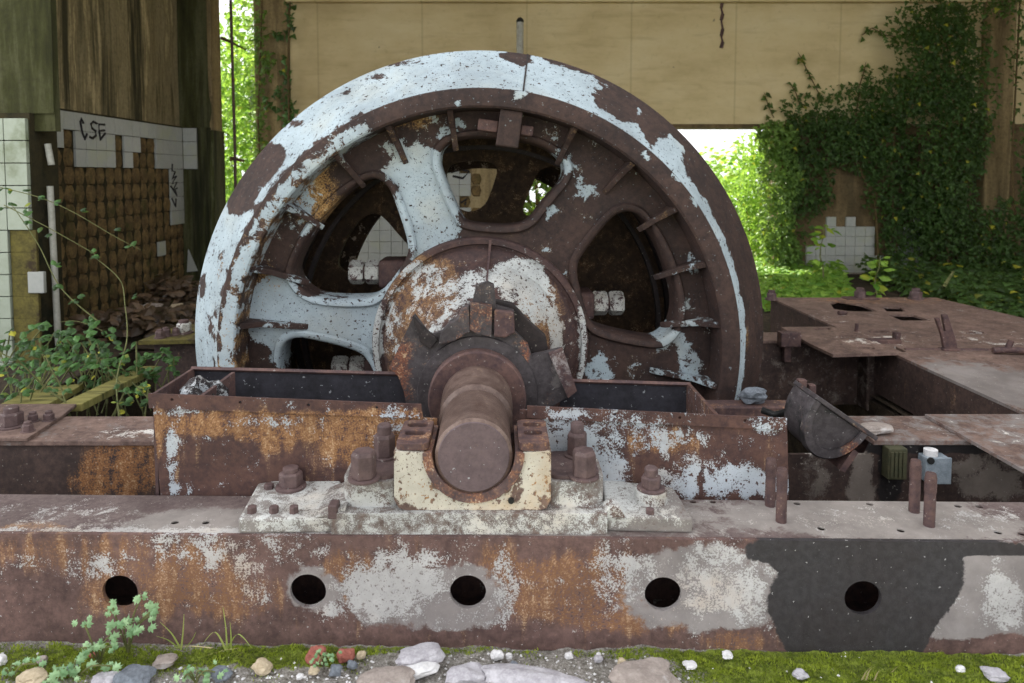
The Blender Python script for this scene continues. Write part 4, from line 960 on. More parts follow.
mb = MB(); mb.plate([(dx0, 2.86), (4.6, 2.86), (4.6, 4.0), (c2[0], c2[1]), (c1[0], c1[1]), (dx0, c1[1])], dholes, .07, -.014, lambda u, v, w: (u, v, Zd+w))
mb.build('sheet', M['rustlight'], deck, zones=[Hz(870, 340, Zd, 60, 8, 'w', .3), Hz(1000, 385, Zd, 60, 24, 'g', .6), Hz(820, 318, Zd, 30, 5, 'w', .25), Hz(1000, 340, Zd, 40, 10, 'w', .25), Hz(880, 300, Zd, 80, 4, 'o', .3), Hz(1010, 322, Zd, 30, 5, 'k', .3)], base=(.06, .12, 0, .1))
mb = MB(); mb.plate([(2.86, .02), (c1[1], .02), (c1[1], .2855), (2.86, .2855)], [], .06, .014, lambda u, v, w: (dx0+.004+w, u, v))
mb.build('side_web', M['frameface'], deck, base=(.02, .1, .1, .16), zones=[('v', 2.2, .1, .01, .01, 0, 0)])
for ja, jb_, jx in ((c1[1]-.02, c1[1]-.006, c1[0]), (c1[1]-1.82, c1[1]-1.806, c1[0]), (2.87, 2.884, 4.6)):
    mb = MB(); mb.box(dx0+.02, jx, ja, jb_, .02, .285); mb.build('joist', M['frameface'], deck)
p = dz_(905, 349.5); p2 = dz_(1024, 351)
mb = MB(); mb.tube([(p[0], p[1], Zd), (p2[0]*.6+p[0]*.4, p2[1]*.6+p[1]*.4+.01, Zd), (p2[0]+.2, p2[1], Zd)], .010, 6); mb.build('weld_seam', M['rust'], deck, autosmooth=50)
# things standing and lying on the deck
def onz(px, py, z): return atz(px, py, z)
for px, py, s, lb in ((770, 298, .11, 'rusty hexagon bolt on the deck corner right beside the wheel'), (858, 297, .13, 'rusty bolt on a base strip at the middle of the far deck edge'), (913.5, 297.5, .13, 'rusty bolt near the far deck corner below the ivy')):
    b = atz(px, py+1, Zd); e = empty('deck_bolt', (b.x, b.y-.03, Zd), lb, 'bolt', 0, 'bolts on the far deck edge')
    hexbolt(e, b.x, b.y-.03, Zd+.0005, s*.62, s*.40, .012, s*.2, s*.46, rot=random.random())
    if 850 < px < 870:
        mb = MB(); mb.box(b.x-.13, b.x+.13, b.y-.09, b.y+.02, Zd, Zd+.012); mb.build('base_strip', M['rust'], e, bevel=.003)
b = atz(946, 350, Zd); fk = empty('forked_bracket', (b.x, b.y, Zd), 'slanting rusty steel bracket with a forked top standing on the deck', 'bracket')
mb = MB(); Yb = b.y
po = [at(*p, Yb) for p in ((943.5, 350.5), (957, 350), (955, 340), (946.5, 314), (941.5, 314.5), (944.5, 331), (942.5, 331), (938.5, 317.5), (935, 318.5), (941, 336))]
mb.prism([Vector((p.x, Yb-.012, p.z)) for p in po], (0, .024, 0)); mb.build('fork', M['rust'], fk, bevel=.003)
mb = MB(); mb.box(b.x-.03, b.x+.06, Yb-.03, Yb+.03, Zd+.0005, Zd+.01); mb.build('foot', M['rust'], fk, bevel=.003)
mb = MB(); a, c = atz(993, 350.5, Zd+.02), atz(1040, 352, Zd+.02); mb.tube([a, a*.6+c*.4+Vector((0,0,.008)), c], .018, 8)
mb.tube([a*.7+c*.3, a*.7+c*.3+Vector((.02, 0, .06))], .016, 8)
tag(mb.build('bent_bar', M['rust'], autosmooth=50), 'short rusty bent bar lying on the deck at the right picture edge', 'bar')
mb = MB(); a, c = atz(897, 342, Zd), atz(884, 346, Zd)
mb.box(a.x-.02, a.x+.012, a.y-.02, a.y+.02, Zd, Zd+.06); mb.box(c.x-.05, a.x, a.y-.05, a.y+.02, Zd, Zd+.022)
tag(mb.build('angle_bracket', M['rust'], bevel=.003), 'small rusty angle bracket beside the slot in the deck middle', 'bracket')
mb = MB(); a = atz(843, 315, Zd); mb.tube([a+Vector((-.03, 0, .012)), a+Vector((.03, .01, .014))], [.02, .012], 7); tag(mb.build('rust_scrap', M['rust']), 'small lump of rusty scrap below the largest deck hole', 'scrap')

# tongue plate
Zt = .318
tg = [dz_(*p, Zt) for p in ((781, 327), (832, 326.5), (862, 334), (898, 352.5), (833, 354.5), (811, 344), (808, 342.5))]
th = [[dz_(*p, Zt) for p in ((813, 328.5), (830, 327.8), (831, 329.5), (815, 330))], [dz_(*p, Zt) for p in ((856, 347), (874, 347), (875, 349), (858, 349))], [dz_(*p, Zt) for p in ((838, 335.5), (857, 335), (857, 336.5), (840, 337))]]
mb = MB(); mb.plate(tg, th, .06, -.016, lambda u, v, w: (u, v, Zt+w))
tg_o = tag(mb.build('tongue_plate', M['rustlight'], zones=[Hz(860, 340, Zt, 30, 5, 'w', .3)], base=(.04, .15, 0, .05)), 'slotted rusty plate jutting from the deck over the pit', 'plate')
mb = MB(); b = at(856, 335, 4.35); mb.tube([(b.x, b.y, Zt), (b.x+.004, b.y, Zt+.05)], .012, 8); tag(mb.build('steel_pin', M['rust'], autosmooth=50), 'short rusty pin standing up from the slotted tongue plate', 'pin')
# transverse pit beam behind
root = empty('pit_beam', (1.7, 4.3, 0), 'dim ochre-stained steel beam crossing the pit under the slotted plate', 'beam')
mb = MB(); mb.plate([(1.1, -.10), (2.18, -.10), (2.18, .278), (1.1, .278)], [], .05, .014, lambda u, v, w: (u, 4.2+w, v))
mb.build('web', M['frameface'], root, base=(0, .12, 0, .3))
mb = MB(); mb.box(1.1, 2.18, 4.19, 4.42, .279, .297); mb.build('top_flange', M['rustlight'], root, base=(.02, .1, 0, 0), bevel=.003)
mb = MB(); a = at(786, 350, 4.17); mb.box(a.x-.05, a.x+.07, 4.12, 4.189, at(0, 346, 4.15).z, at(0, 332, 4.15).z); mb.box(a.x-.02, a.x+.02, 4.14, 4.189, at(0, 362, 4.15).z, at(0, 346, 4.15).z)
tag(mb.build('hanging_bracket', M['rust'], bevel=.004), 'dark rusty hanging bracket on the front of the ochre pit beam', 'bracket')
mb = MB(); a = at(876, 370, 4.1); mb.box(a.x-.06, a.x+.05, 4.08, 4.195, -.1, .278)
tag(mb.build('pit_post', M['frameface'], base=(0, .1, .1, .4), bevel=.01), 'short steel post in the corner below the slotted plate', 'post')
# rusty bar beyond the right trough and the bits on it
mb = MB(); mb.box(Xat(690, 405, 2.95), Xat(800, 405, 2.95), 2.88, 2.98, .25, at(0, 404, 2.92).z)
tag(mb.build('flat_bar', M['rust'], base=(0, .3, 0, 0), bevel=.006), 'rusty flat bar behind the white-flaked trough', 'bar')
def lump(name, c, r, mat, label, cat, sq=(1,1,1), seed=0, rough=.35, sub=3, group=None, rz=0, flat=True):
    bm = bmesh.new(); bmesh.ops.create_icosphere(bm, subdivisions=sub, radius=1)
    mr = Matrix.Rotation(rz, 3, 'Z'); mb = MB(); vs = []
    for v in bm.verts:
        p = v.co.copy(); s = Vector((seed*3.1, seed*1.7, seed))
        n = mn.noise(p*1.1+s)*rough + mn.noise(p*2.6+s)*rough*.5 + mn.noise(p*7+s)*rough*.12
        m = max(abs(p.x), abs(p.y), abs(p.z)); p = p*(1+n)*(1/(.55+.45*m*1.3))
        p = Vector((p.x*sq[0], p.y*sq[1], p.z*sq[2]))*r; vs.append(mr @ p + Vector(c))
    fs = [tuple(v.index for v in f.verts) for f in bm.faces]; bm.free(); mb.add(vs, fs)
    o = mb.build(name, mat, smooth=not flat); return tag(o, label, cat, group)
zt2 = at(0, 404, 2.92).z
c = at(752, 399, 2.93); lump('crumpled_sheet', (c.x, 2.93, zt2+.035), .05, M['st_blue'], 'crumpled bluish plastic scrap on the flat bar', 'scrap', (1.3, .8, .75), 5, .5)
mb = MB(); pl = [at(762, 410, 2.75), at(775, 415, 2.72), at(787, 412, 2.65), at(795, 404, 2.6), at(800, 396, 2.55)]; mb.tube(pl, .014, 8); tag(mb.build('rubber_hose', M['capblack'], smooth=True), 'black hose end curving from the flat bar to the half-round cap', 'hose')

# half-round bearing cap lying tilted
C = at(842, 418, 2.36); rr = .110; A0 = R(-34.5)
cap = empty('half_round_casting', (C.x, 2.45, .0), 'black half-round bearing casting lying tilted behind the studs by the trough end', 'casting')
du = Vector((cos(A0), 0, sin(A0))); dn = Vector((sin(A0), 0, -cos(A0)))
hp_ = lambda r, a: C + du*(r*cos(a)) + dn*(r*1.42*sin(a))
mb = MB(); mb.prism([Vector((q.x, 2.38, q.z)) for q in [hp_(rr, pi*i/28) for i in range(29)]], (0, .16, 0)); mb.build('shell', M['tar'], cap, base=(0, .05, .4, .1), bevel=.004)
mb = MB(); b = 0
ring = [(rr*.80, 2.372), (rr*.80, 2.362), (rr*1.0, 2.362), (rr*1.04, 2.37), (rr*1.04, 2.40), (rr*.95, 2.40)]
for i in range(33):
    a = pi*i/32
    for r_, y_ in ring: q = hp_(r_, a); mb.v.append(Vector((q.x, y_, q.z)))
k = len(ring)
for i in range(32):
    for j in range(k): mb.f.append((i*k+j, i*k+(j+1) % k, (i+1)*k+(j+1) % k, (i+1)*k+j))
mb.f.append(tuple(range(k))); mb.f.append(tuple(32*k+j for j in range(k-1, -1, -1)))
mb.build('rim', M['tar'], cap, zones=[B(852, 455, 2.37, 14, 16, 'o', .5), B(852, 455, 2.37, 16, 18, 'k', -.6)], base=(0, .1, .35, .1), autosmooth=40)
mb = MB(); fr = Matrix(((du.x, 0, -dn.x), (0, 1, 0), (du.z, 0, -dn.z))).to_4x4()
mb.box(-rr*.98, rr*1.36, 2.365-2.40, .16, 0.001, .017, Matrix.Translation((C.x, 2.40, C.z)) @ fr); mb.build('joint_flange', M['tar'], cap, base=(0, .25, .1, .1), bevel=.003)
mb = MB(); q = hp_(rr*1.0, pi*.2); mb.hexa([(q.x-.02, 2.37, q.z-.06), (q.x+.025, 2.37, q.z+.01), (q.x+.025, 2.47, q.z+.01), (q.x-.02, 2.47, q.z-.06)], [(q.x+.0, 2.37, q.z-.07), (q.x+.045, 2.37, q.z), (q.x+.045, 2.47, q.z), (q.x, 2.47, q.z-.07)]); mb.build('lug', M['rust'], cap, base=(0, .2, 0, 0))
for px, t_, b_, lb in ((802, 379, 400, 'thicker rusty stub rising behind the half-round cap, beside the wheel'), (811, 384, 400, 'thinner rusty stub rising directly behind the half-round cap edge')):
    a, c = at(px, t_, 2.56), at(px, b_+16, 2.56); mb = MB(); mb.box(a.x-(.016 if px < 805 else .011), a.x+.014, 2.545, 2.575, c.z, a.z)
    tag(mb.build('steel_stub', M['rust'], bevel=.003, base=(0, .25, 0, 0)), lb, 'stub')
# boxes on the cross beam's front
a, c = at(948, 482, 2.55), at(925, 457, 2.55)
jb = empty('junction_box', ((a.x+c.x)/2, 2.56, a.z), 'small grey electrical junction box on the dark beam behind the studs', 'junction box')
mb = MB(); mb.box(c.x, a.x, 2.545, 2.598, a.z, c.z); mb.build('body', M['box'], jb, bevel=.006)
mb = MB(); mb.box(c.x-.003, a.x+.003, 2.535, 2.5445, a.z-.003, c.z+.002); mb.build('lid', M['box'], jb, bevel=.003)
mb = MB(); mb.tube([((a.x+c.x)/2-.012, 2.57, c.z), ((a.x+c.x)/2-.012, 2.57, c.z+.022)], .024, 14); mb.build('cable_gland', M['st_white'], jb, autosmooth=40)
mb = MB(); q = at(931, 461, 2.53); mb.tube([(q.x, 2.534, q.z), (q.x, 2.528, q.z)], .013, 12); mb.build('knob', M['capblack'], jb, autosmooth=40)
a, c = at(907, 480, 2.55), at(889, 449, 2.55)
sb = empty('switch_box', ((a.x+c.x)/2, 2.56, a.z), 'dull green switch box fixed left of the grey junction box', 'switch box')
mb = MB(); mb.box(c.x, a.x, 2.55, 2.598, a.z, c.z); mb.build('body', M['greenbox'], sb, bevel=.004)
for i in range(4):
    x_ = c.x+.012+i*(a.x-c.x-.02)/3.4; mb = MB(); mb.box(x_-.005, x_+.005, 2.545, 2.5499, a.z+.01, c.z-.012); mb.build('fin', M['greenbox'], sb)
a = atz(876, 433, .302); lump('brick_piece', (a.x, a.y, .322), .042, M['st_brown'], 'pale flat broken brick on the cross beam by the half-round cap', 'brick', (1.6, 1, .42), 3, .25)

# ---------------------------------------------------------------- left side: planks, mossy plate, rubble
def plank(pa, pb, ya, yb, w, t, lb):
    a, b = at(*pa, ya), at(*pb, yb); d = (b-a).normalized(); s = d.cross(Vector((0,0,1))).normalized()*w/2; u = Vector((0,0,t))
    mb = MB(); mb.hexa([a-s, a+s, b+s, b-s], [a-s+u, a+s+u, b+s+u, b-s+u]); return tag(mb.build('plank', M['wood'], bevel=.004), lb, 'plank', 'mossy planks over the left pit')
plank((70, 412), (150, 372), 2.98, 3.9, .10, .035, 'long mossy yellow plank slanting from the cross beam into the pit')
plank((20, 413), (60, 391), 3.02, 3.5, .22, .03, 'short broad mossy plank behind the bolted plate')
root = empty('mossy_ledge', at(170, 338, 4.6), 'mossy yellowish steel ledge with bolts beside the wheel rim', 'ledge')
za = at(0, 336, 4.5).z
q = [atz(*p, za) for p in ((138, 341), (197, 338), (199, 320), (180, 325))]
mb = MB(); mb.plate([(q[0].x, q[0].y), (q[1].x+.5, q[1].y), (q[2].x+.5, q[2].y), (q[3].x, q[3].y)], [], .08, -.025, lambda u, v, w: (u, v, za+w)); mb.build('top', M['mossplate'], root)
mb = MB(); mb.box(q[0].x+.05, q[1].x+.5, q[1].y+.02, q[1].y+.12, -.5, za-.026); mb.build('web', M['frameface'], root, base=(0, .1, .2, .1))
for px, py, s in ((184, 333, 1.0), (160, 338, .6), (166, 336, .6), (176, 335, .5)):
    p = atz(px, py, za); hexbolt(root, p.x, p.y, za, .085*s, .06*s, .01, .02*s, .06*s, rot=random.random(), mat=M['nutwhite'] if s == 1 else None)

c = at(203, 382, 2.27); o = lump('crusted_lump', (c.x, 2.28, .36), .115, M['crust'], 'white-crusted dark lump stuck in the corner of the rusty trough', 'lump', (.9, .8, 2.55), 9, .4)

# ================================================================== PLANTS
def rvec(): return Vector((random.uniform(-1,1), random.uniform(-1,1), random.uniform(-1,1)))
def leaf(mb, p, nrm, up, s, shape='ivy', tint=None):
    nrm = nrm.normalized(); up = (up - nrm*up.dot(nrm)); up = up.normalized() if up.length > 1e-4 else nrm.orthogonal().normalized()
    sd = up.cross(nrm); f = nrm*s*.12
    if shape == 'ivy': q = [(0,0,0), (-.5,-.05,-1), (-.34,.28,0), (0,1,-.6), (.34,.28,0), (.5,-.05,-1), (0,.28,1)]; fs = [(0,6,1),(1,6,2),(2,6,3),(3,6,4),(4,6,5),(5,6,0)]
    elif shape == 'oval': q = [(0,0,0), (-.3,.3,-.6), (-.26,.65,-.6), (0,1,-1), (.26,.65,-.6), (.3,.3,-.6), (0,.5,.8)]; fs = [(0,6,1),(1,6,2),(2,6,3),(3,6,4),(4,6,5),(5,6,0)]
    elif shape == 'lobed': q = [(0,0,0), (-.28,.12,-.4), (-.18,.28,0), (-.48,.42,-.8), (-.2,.55,0), (-.22,.85,-.6), (0,.72,0), (0.05,1.05,-.6), (.1,.74,0), (.26,.82,-.6), (.2,.52,0), (.46,.38,-.8), (.18,.25,0), (.26,.1,-.4), (0,.42,.8)]; fs = [(i, 14, i+1) for i in range(13)] + [(13, 14, 0)]
    else: q = [(0,0,0), (-.2,.5,-.3), (0,1,0), (.2,.5,-.3)]; fs = [(0,2,1),(0,3,2)]
    mb.add([p + sd*(x*s) + up*(y*s) + f*z for x, y, z in q], fs, tint or (random.random(), 0, 0))
def tnt(y=.04): return (min(1, max(0, random.gauss(.45, .28))), random.random() if random.random() < y else 0, 0)
# climbing ivy on a wall plane: patch list in picture pixels, dense near the middle
def ivy(name, label, cat, Y, blobs, n, size, mat, stems=(), group=None, depth=.25, face=Vector((0,-1,.5)), kindly=.6):
    cxs = sum(b[0] for b in blobs)/len(blobs); base = at(cxs, 300, Y)
    root = empty(name, (base.x, Y, 0), label, cat, 0, group)
    mb = MB(); wts = [b[2]*b[3]*b[4] for b in blobs]
    for _ in range(n):
        b = random.choices(blobs, wts)[0]
        while True:
            u, v = random.uniform(-1,1), random.uniform(-1,1); r = u*u+v*v
            if r < 1 and random.random() < 1.15 - r**.8*kindly: break
        p = at(b[0]+u*b[2], b[1]+v*b[3], Y)
        p.y -= random.random()**1.5*depth*(1-r*.6)
        leaf(mb, p, face + rvec()*.75, Vector((random.uniform(-.7,.7), 0, -1 + random.uniform(-.3,.6))), size*random.uniform(.55,1.2), 'ivy', tnt(.02))
    mb.build('foliage', mat, root, recalc=False)
    if stems:
        mb = MB()
        for st in stems:
            pts = [at(x, y, Y-.05) for x, y in st]; mb.tube(pts, [.016*(1-.6*i/len(pts)) for i in range(len(pts))], 5)
        mb.build('stem', M['vine'], root)
    return root
ivy('climbing_ivy', 'bright sunlit ivy curtain hanging beside the concrete jamb in the narrow left opening', 'ivy', 10.35, [(248,20,22,30,1), (245,70,24,40,1), (250,110,26,40,1), (245,160,24,45,1.2), (250,205,26,40,1.1), (262,90,18,30,.4), (262,170,16,50,.5), (240,250,26,60,.8)], 2300, .09, M['leaf_sun'], [[(262,300),(258,200),(264,100),(256,0)]], depth=.35)
ivy('climbing_ivy', 'leafy ivy creeping onto the face of the brown concrete jamb', 'ivy', YB+.02, [(258,30,9,34,.8), (262,66,12,20,.7), (258,110,9,30,.8), (262,150,10,30,.8), (264,190,10,24,.9), (270,60,8,10,.5)], 520, .065, M['leaf_edge'], [[(262,230),(258,120),(262,0)]], depth=.12)
ivy('climbing_ivy', 'thin straggling ivy sprigs on the edge between jamb and beige wall', 'ivy', YB-.03, [(290,14,5,26,1), (286,70,5,22,.5), (288,110,9,18,.8), (296,118,10,10,.8), (284,90,8,8,.8), (276,35,8,5,1), (270,100,6,16,.6)], 170, .08, M['leaf_bramble'], [[(289,125),(288,60),(290,0)]], depth=.08)
ivy('climbing_ivy', 'sunlit ivy heap at the edge of the bright gap under the beige wall end', 'ivy', YB+1.0, [(768,150,22,26,.9), (764,190,28,40,1), (760,230,28,40,1), (775,258,26,30,1), (785,170,26,36,1), (748,145,16,14,.35), (745,175,14,24,.3), (745,225,14,34,.5)], 4200, .062, M['leaf_sun'], [[(772,290),(768,230),(780,180),(760,130)], [(780,280),(752,245),(745,200)]], depth=.5)
ivy('climbing_ivy', 'ivy hanging over the wall corner between the bright gap and the jagged tiles', 'ivy', YB-.02, [(776,140,20,20,1), (778,180,22,34,1), (774,225,18,30,1), (780,252,20,24,1), (766,130,14,10,.6)], 2800, .06, M['leaf_edge'], [[(784,290),(780,200),(786,120)]], depth=.35)
ivy('climbing_ivy', 'dark ivy sheet spread over the wall above the jagged white tiles', 'ivy', YB-.05, [(825,140,50,26,1), (870,145,46,30,1), (808,185,26,32,1), (890,185,30,40,.9), (910,225,30,40,.7), (845,122,60,14,.8), (805,108,30,16,.4), (850,100,34,18,.4), (890,95,36,30,.7), (800,225,12,20,.25), (888,245,14,26,.7)], 5000, .06, M['leaf_ivy'], [[(880,285),(875,200),(850,150),(860,90)], [(900,280),(890,180),(900,80)]], depth=.22)
ivy('climbing_ivy', 'dense dark ivy column climbing to the top of the right corner', 'ivy', YB-.3, [(945,60,30,60,1), (930,20,34,26,.6), (950,130,34,60,1), (940,190,34,50,1), (950,230,34,44,1), (915,60,22,34,.6), (905,30,26,24,.3), (972,120,16,60,.6), (970,40,16,40,.5), (905,100,26,26,.7)], 6500, .06, M['leaf_ivy'], [[(950,290),(945,200),(955,100),(940,0)]], depth=.3)
ivy('climbing_ivy', 'ivy draped round the far right corner column, lit green at the frame edge', 'ivy', 8.7, [(1014,40,12,50,.3), (1018,140,10,50,.35), (1000,230,26,34,.9), (990,262,34,24,1), (1023,205,6,40,1.2), (996,6,24,12,.6), (985,90,8,60,.3)], 1700, .06, M['leaf_ivy'], [[(1018,290),(1012,160),(1020,0)]], depth=.3)
for pts, lb in (([(862,35),(872,28),(885,35),(905,38),(920,36)], 'ivy runner reaching sideways across the beige wall near its top'), ([(822,100),(812,80),(803,62),(798,52)], 'longest upright ivy runner climbing the beige wall'), ([(800,105),(795,90),(790,84)], 'short ivy runner just left of the longest one on the beige wall'), ([(858,90),(864,72),(866,62)], 'short ivy runner climbing the beige wall next to the dark ivy'), ([(774,118),(768,105),(764,92)], 'lone leftmost ivy runner creeping up the beige wall edge')):
    a = at(*pts[0], YB-.06); root = empty('ivy_runner', a, lb, 'ivy', 0, 'ivy runners on the beige wall')
    mb = MB(); P3 = [at(x, y, YB-.06) for x, y in pts]; mb.tube(P3, [.007]*(len(P3)-1)+[.003], 5); mb.build('stem', M['vine'], root)
    mb = MB()
    for i in range(len(P3)-1):
        for k in range(5):
            p = P3[i].lerp(P3[i+1], (k+random.random())/5) + rvec()*.05; p.y = min(p.y, YB-.05)
            leaf(mb, p, Vector((0,-1,.4))+rvec()*.5, Vector((random.uniform(-1,1),0,-.6)), random.uniform(.05,.09), 'ivy', tnt())
    mb.build('foliage', M['leaf_ivy'], root, recalc=False)
# ground cover beyond the deck
def cover(label, pxs, n, size, mat, zr=.25, name='ground_ivy'):
    mb = MB()
    for _ in range(n):
        u, v = random.random(), random.random(); a, b, c, d = pxs
        x = (a[0]*(1-u)+b[0]*u)*(1-v)+(d[0]*(1-u)+c[0]*u)*v; y = (a[1]*(1-u)+b[1]*u)*(1-v)+(d[1]*(1-u)+c[1]*u)*v
        p = Vector((x, y, zr*random.random()*(.5+.5*mn.noise(Vector((x*1.5, y*1.5, 0)))+.3)))
        leaf(mb, p, Vector((0,-.4,1))+rvec()*.6, Vector((random.uniform(-1,1), -.4, .2)), size*random.uniform(.6,1.3), random.choice(('ivy','oval')), tnt(.05))
    return tag(mb.build(name, mat, recalc=False), label, 'ground cover', kind='stuff')
cover('bright green ground cover in the sun beyond the deck', [(2.5, 6.6), (3.4, 6.6), (4.4, 9.0), (3.1, 9.9)], 3600, .075, M['leaf_sun'], .20)
cover('shaded ivy covering the ground beyond the deck towards the right corner', [(3.95, 4.9), (6.4, 4.9), (7.4, 9.0), (4.6, 9.0)], 8500, .075, M['leaf_ivy'], .30)
cover('sunlit weeds outside the left opening', [(-4.6, 10.1), (-1.0, 10.2), (-1.0, 12), (-5, 12)], 1200, .14, M['leaf_sun'], .5, 'weeds')
# young plants standing before the white tiles
def sprout(name, base, h, n, size, mat, label, cat, spread=.25, shape='oval', group=None):
    root = empty(name, base, label, cat, 0, group); ms = MB(); ml = MB(); base = Vector(base)
    top = base + Vector((random.uniform(-.1,.1)*h, random.uniform(-.1,.1)*h, h))
    pts = [base.lerp(top, i/6)+Vector((.03*h*sin(i*1.3), .02*h*cos(i*2), 0)) for i in range(7)]
    ms.tube(pts, [.012*h*(1-.7*i/6)+.002 for i in range(7)], 6); ms.build('stem', M['stem'], root)
    for i in range(n):
        t = .3+.7*random.random(); k = min(5, int(t*6)); p = pts[k].lerp(pts[k+1], t*6-k) if k < 6 else pts[6]
        d = Vector((random.uniform(-1,1), random.uniform(-1,1), random.uniform(-.2,.6))).normalized()
        leaf(ml, p + d*spread*h*random.random()*.5, Vector((0,-.3,1))+rvec()*.6, d, size*random.uniform(.7,1.2), shape, tnt(.2))
    ml.build('foliage', mat, root, recalc=False); return root
b = at(821, 290, 8.0); sprout('young_plant', (b.x, 8.0, 0.0), .72, 26, .12, M['leaf_sun'], 'tall yellow-green seedling in front of the jagged white tiles', 'plant')
b = at(874, 300, 6.6); sprout('young_plant', (b.x, 6.6, 0.0), .52, 26, .12, M['leaf_sun'], 'small yellow-green seedling just behind the far deck edge', 'plant')
b = at(950, 300, 6.6); mb = MB(); mb.tube([atz(938, 296, .02), at(945, 285, 6.5), at(953, 272, 6.6)], [.02, .018, .012], 7); tag(mb.build('fallen_stick', M['stem']), 'pale stick leaning out of the shaded ground ivy', 'stick')
# bushes and trees outside
def bush(name, label, c, r, n, size, mat, trunk=True, cat='bush', group=None):
    root = empty(name, (c[0], c[1], 0), label, cat, 0, group); mb = MB(); c = Vector(c); r = Vector(r)
    lobes = [(c + Vector((random.uniform(-.6,.6)*r.x, random.uniform(-.5,.5)*r.y, random.uniform(-.55,.6)*r.z)), random.uniform(.35,.6)) for _ in range(14)]
    for i in range(n):
        lc, lr = random.choice(lobes); d = rvec().normalized(); q = lc + Vector((d.x*r.x, d.y*r.y, d.z*r.z))*lr*random.uniform(.75,1.0)
        if q.z < .02: q.z = .02 + random.random()*.2
        leaf(mb, q, d+rvec()*.7+Vector((0,-.3,.5)), Vector((random.uniform(-1,1),random.uniform(-1,1),-.5)), size*random.uniform(.6,1.25), random.choice(('oval','ivy')), tnt(.05))
    mb.build('foliage', mat, root, recalc=False)
    if trunk:
        m2 = MB()
        for k in range(4): m2.tube([(c.x+random.uniform(-.1,.1), c.y, 0), c + Vector((random.uniform(-.4,.4)*r.x, random.uniform(-.3,.3)*r.y, random.uniform(-.2,.5)*r.z))], [.05, .015], 6)
        m2.build('trunk', M['vine'], root)
    return root
bush('bush', 'sunlit leafy bush outside the narrow left opening', (-5.0, 13.0, 2.4), (1.5, 1.2, 2.6), 2400, .16, M['leaf_sun'])
bush('tree', 'pale sunlit tree outside the gap at the right end of the wheel', (5.2, 14.5, 1.0), (1.3, 1.2, 1.3), 800, .17, M['leaf_sun'], cat='tree')
bush('bush', 'sunlit bush low in the bright gap beside the wheel', (3.3, 12.0, .8), (1.0, .9, .9), 1500, .14, M['leaf_sun'])
bush('bush', 'green bush glimpsed through the top opening of the wheel', (.6, 11.0, 1.2), (1.3, 1.0, 1.5), 1500, .15, M['leaf_ivy'])
for px, lb in ((232.0, 'thin upright steel rod in the narrow left opening'),):
    mb = MB(); a = at(px, 100, 8.0); mb.tube([(a.x, 8.0, 0), (a.x+.02, 8.0, 1.6), (a.x+.005, 8.0, 4.2)], .017, 8); tag(mb.build('steel_rod', M['rust'], autosmooth=50), lb, 'rod')
for pp, lb in ((((221, 38), (231, 42), (246, 50)), 'upper bare dead twig poking across the steel rod'), (((231, 158), (244, 161)), 'lower short dead twig beside the steel rod')):
    mb = MB(); mb.tube([at(x, y, 8.03) for i, (x, y) in enumerate(pp)], [.022, .016, .008][:len(pp)], 6); tag(mb.build('dead_twig', M['vine']), lb, 'twig')
# pipe lamp on the beige wall, cable mark
a = at(520, 20, 8.9); c = at(520, 60, 8.9); lp = empty('lamp_pole', (a.x, 8.9, 0), 'white upright tube with a black cap in front of the beige wall', 'tube')
mb = MB(); mb.tube([(a.x, 8.9, -.01), (a.x, 8.9, a.z-.03)], .045, 14); mb.build('tube', M['pipe'], lp, autosmooth=40)
mb = MB(); mb.tube([(a.x, 8.9, a.z-.03), (a.x, 8.9, a.z+.0), (a.x, 8.9, a.z+.03)], [.048, .046, .02], 14); mb.build('cap', M['capblack'], lp, autosmooth=40)
mb = MB(); pts = [at(722, y, YB-.012) for y in (0, 8, 14, 20, 29, 36, 42, 48)]
for i in range(0, len(pts)-1): mb.tube([pts[i]+Vector((.01*((-1)**i),0,0)), pts[i+1]+Vector((.01*((-1)**(i+1)),0,0))], .012 if i % 2 else .022, 6)
tag(mb.build('rusty_hook', M['rust']), 'rusty hanging hook bar on the beige wall above the wheel shoulder', 'hook')

# ---------------------------------------------------------------- brambles at the left
def catmull(P3, n=8):
    o = []
    for i in range(len(P3)-1):
        p0, p1, p2, p3 = P3[max(i-1,0)], P3[i], P3[i+1], P3[min(i+2, len(P3)-1)]
        for k in range(n):
            t = k/n; o.append(.5*((2*p1)+(p2-p0)*t+(2*p0-5*p1+4*p2-p3)*t*t+(3*p1-p0-3*p2+p3)*t**3))
    o.append(P3[-1]); return o
def cane(pts, Ys, r, nl, size, label, yellow=.1):
    P3 = catmull([at(x, y, Y) for (x, y), Y in zip(pts, Ys)])
    root = empty('bramble_cane', P3[-1], label, 'bramble', 0, 'bramble canes')
    mb = MB(); r *= .5; mb.tube(P3, [r*(1-.5*(1-i/len(P3))) for i in range(len(P3))], 6); mb.build('stem', M['stem'], root, smooth=True)
    mb = MB()
    for k in range(nl):
        i = random.randrange(1, len(P3)-1); d = rvec(); d.z = abs(d.z)*.4-.1
        c = P3[i] + d*.05
        for t in range(3):
            dd = d.normalized() + Vector((random.uniform(-.9,.9), random.uniform(-.5,.5), random.uniform(-.4,.4)))
            leaf(mb, c, Vector((0,-.6,1))+rvec()*.5, dd, .62*size*random.uniform(.7,1.15), 'oval', tnt(yellow))
    mb.build('foliage', M['leaf_bramble'], root, recalc=False); return root
cane([(-6,186),(38,197),(73,212),(114,236),(141,250)][::-1], [4.2]*5, .006, 9, .07, 'topmost thin bramble cane crossing the tiled wall down to the right')
cane([(4,205),(47,227),(88,250),(101,258)][::-1], [4.1]*4, .006, 7, .07, 'second thin bramble cane below the topmost one across the wall')
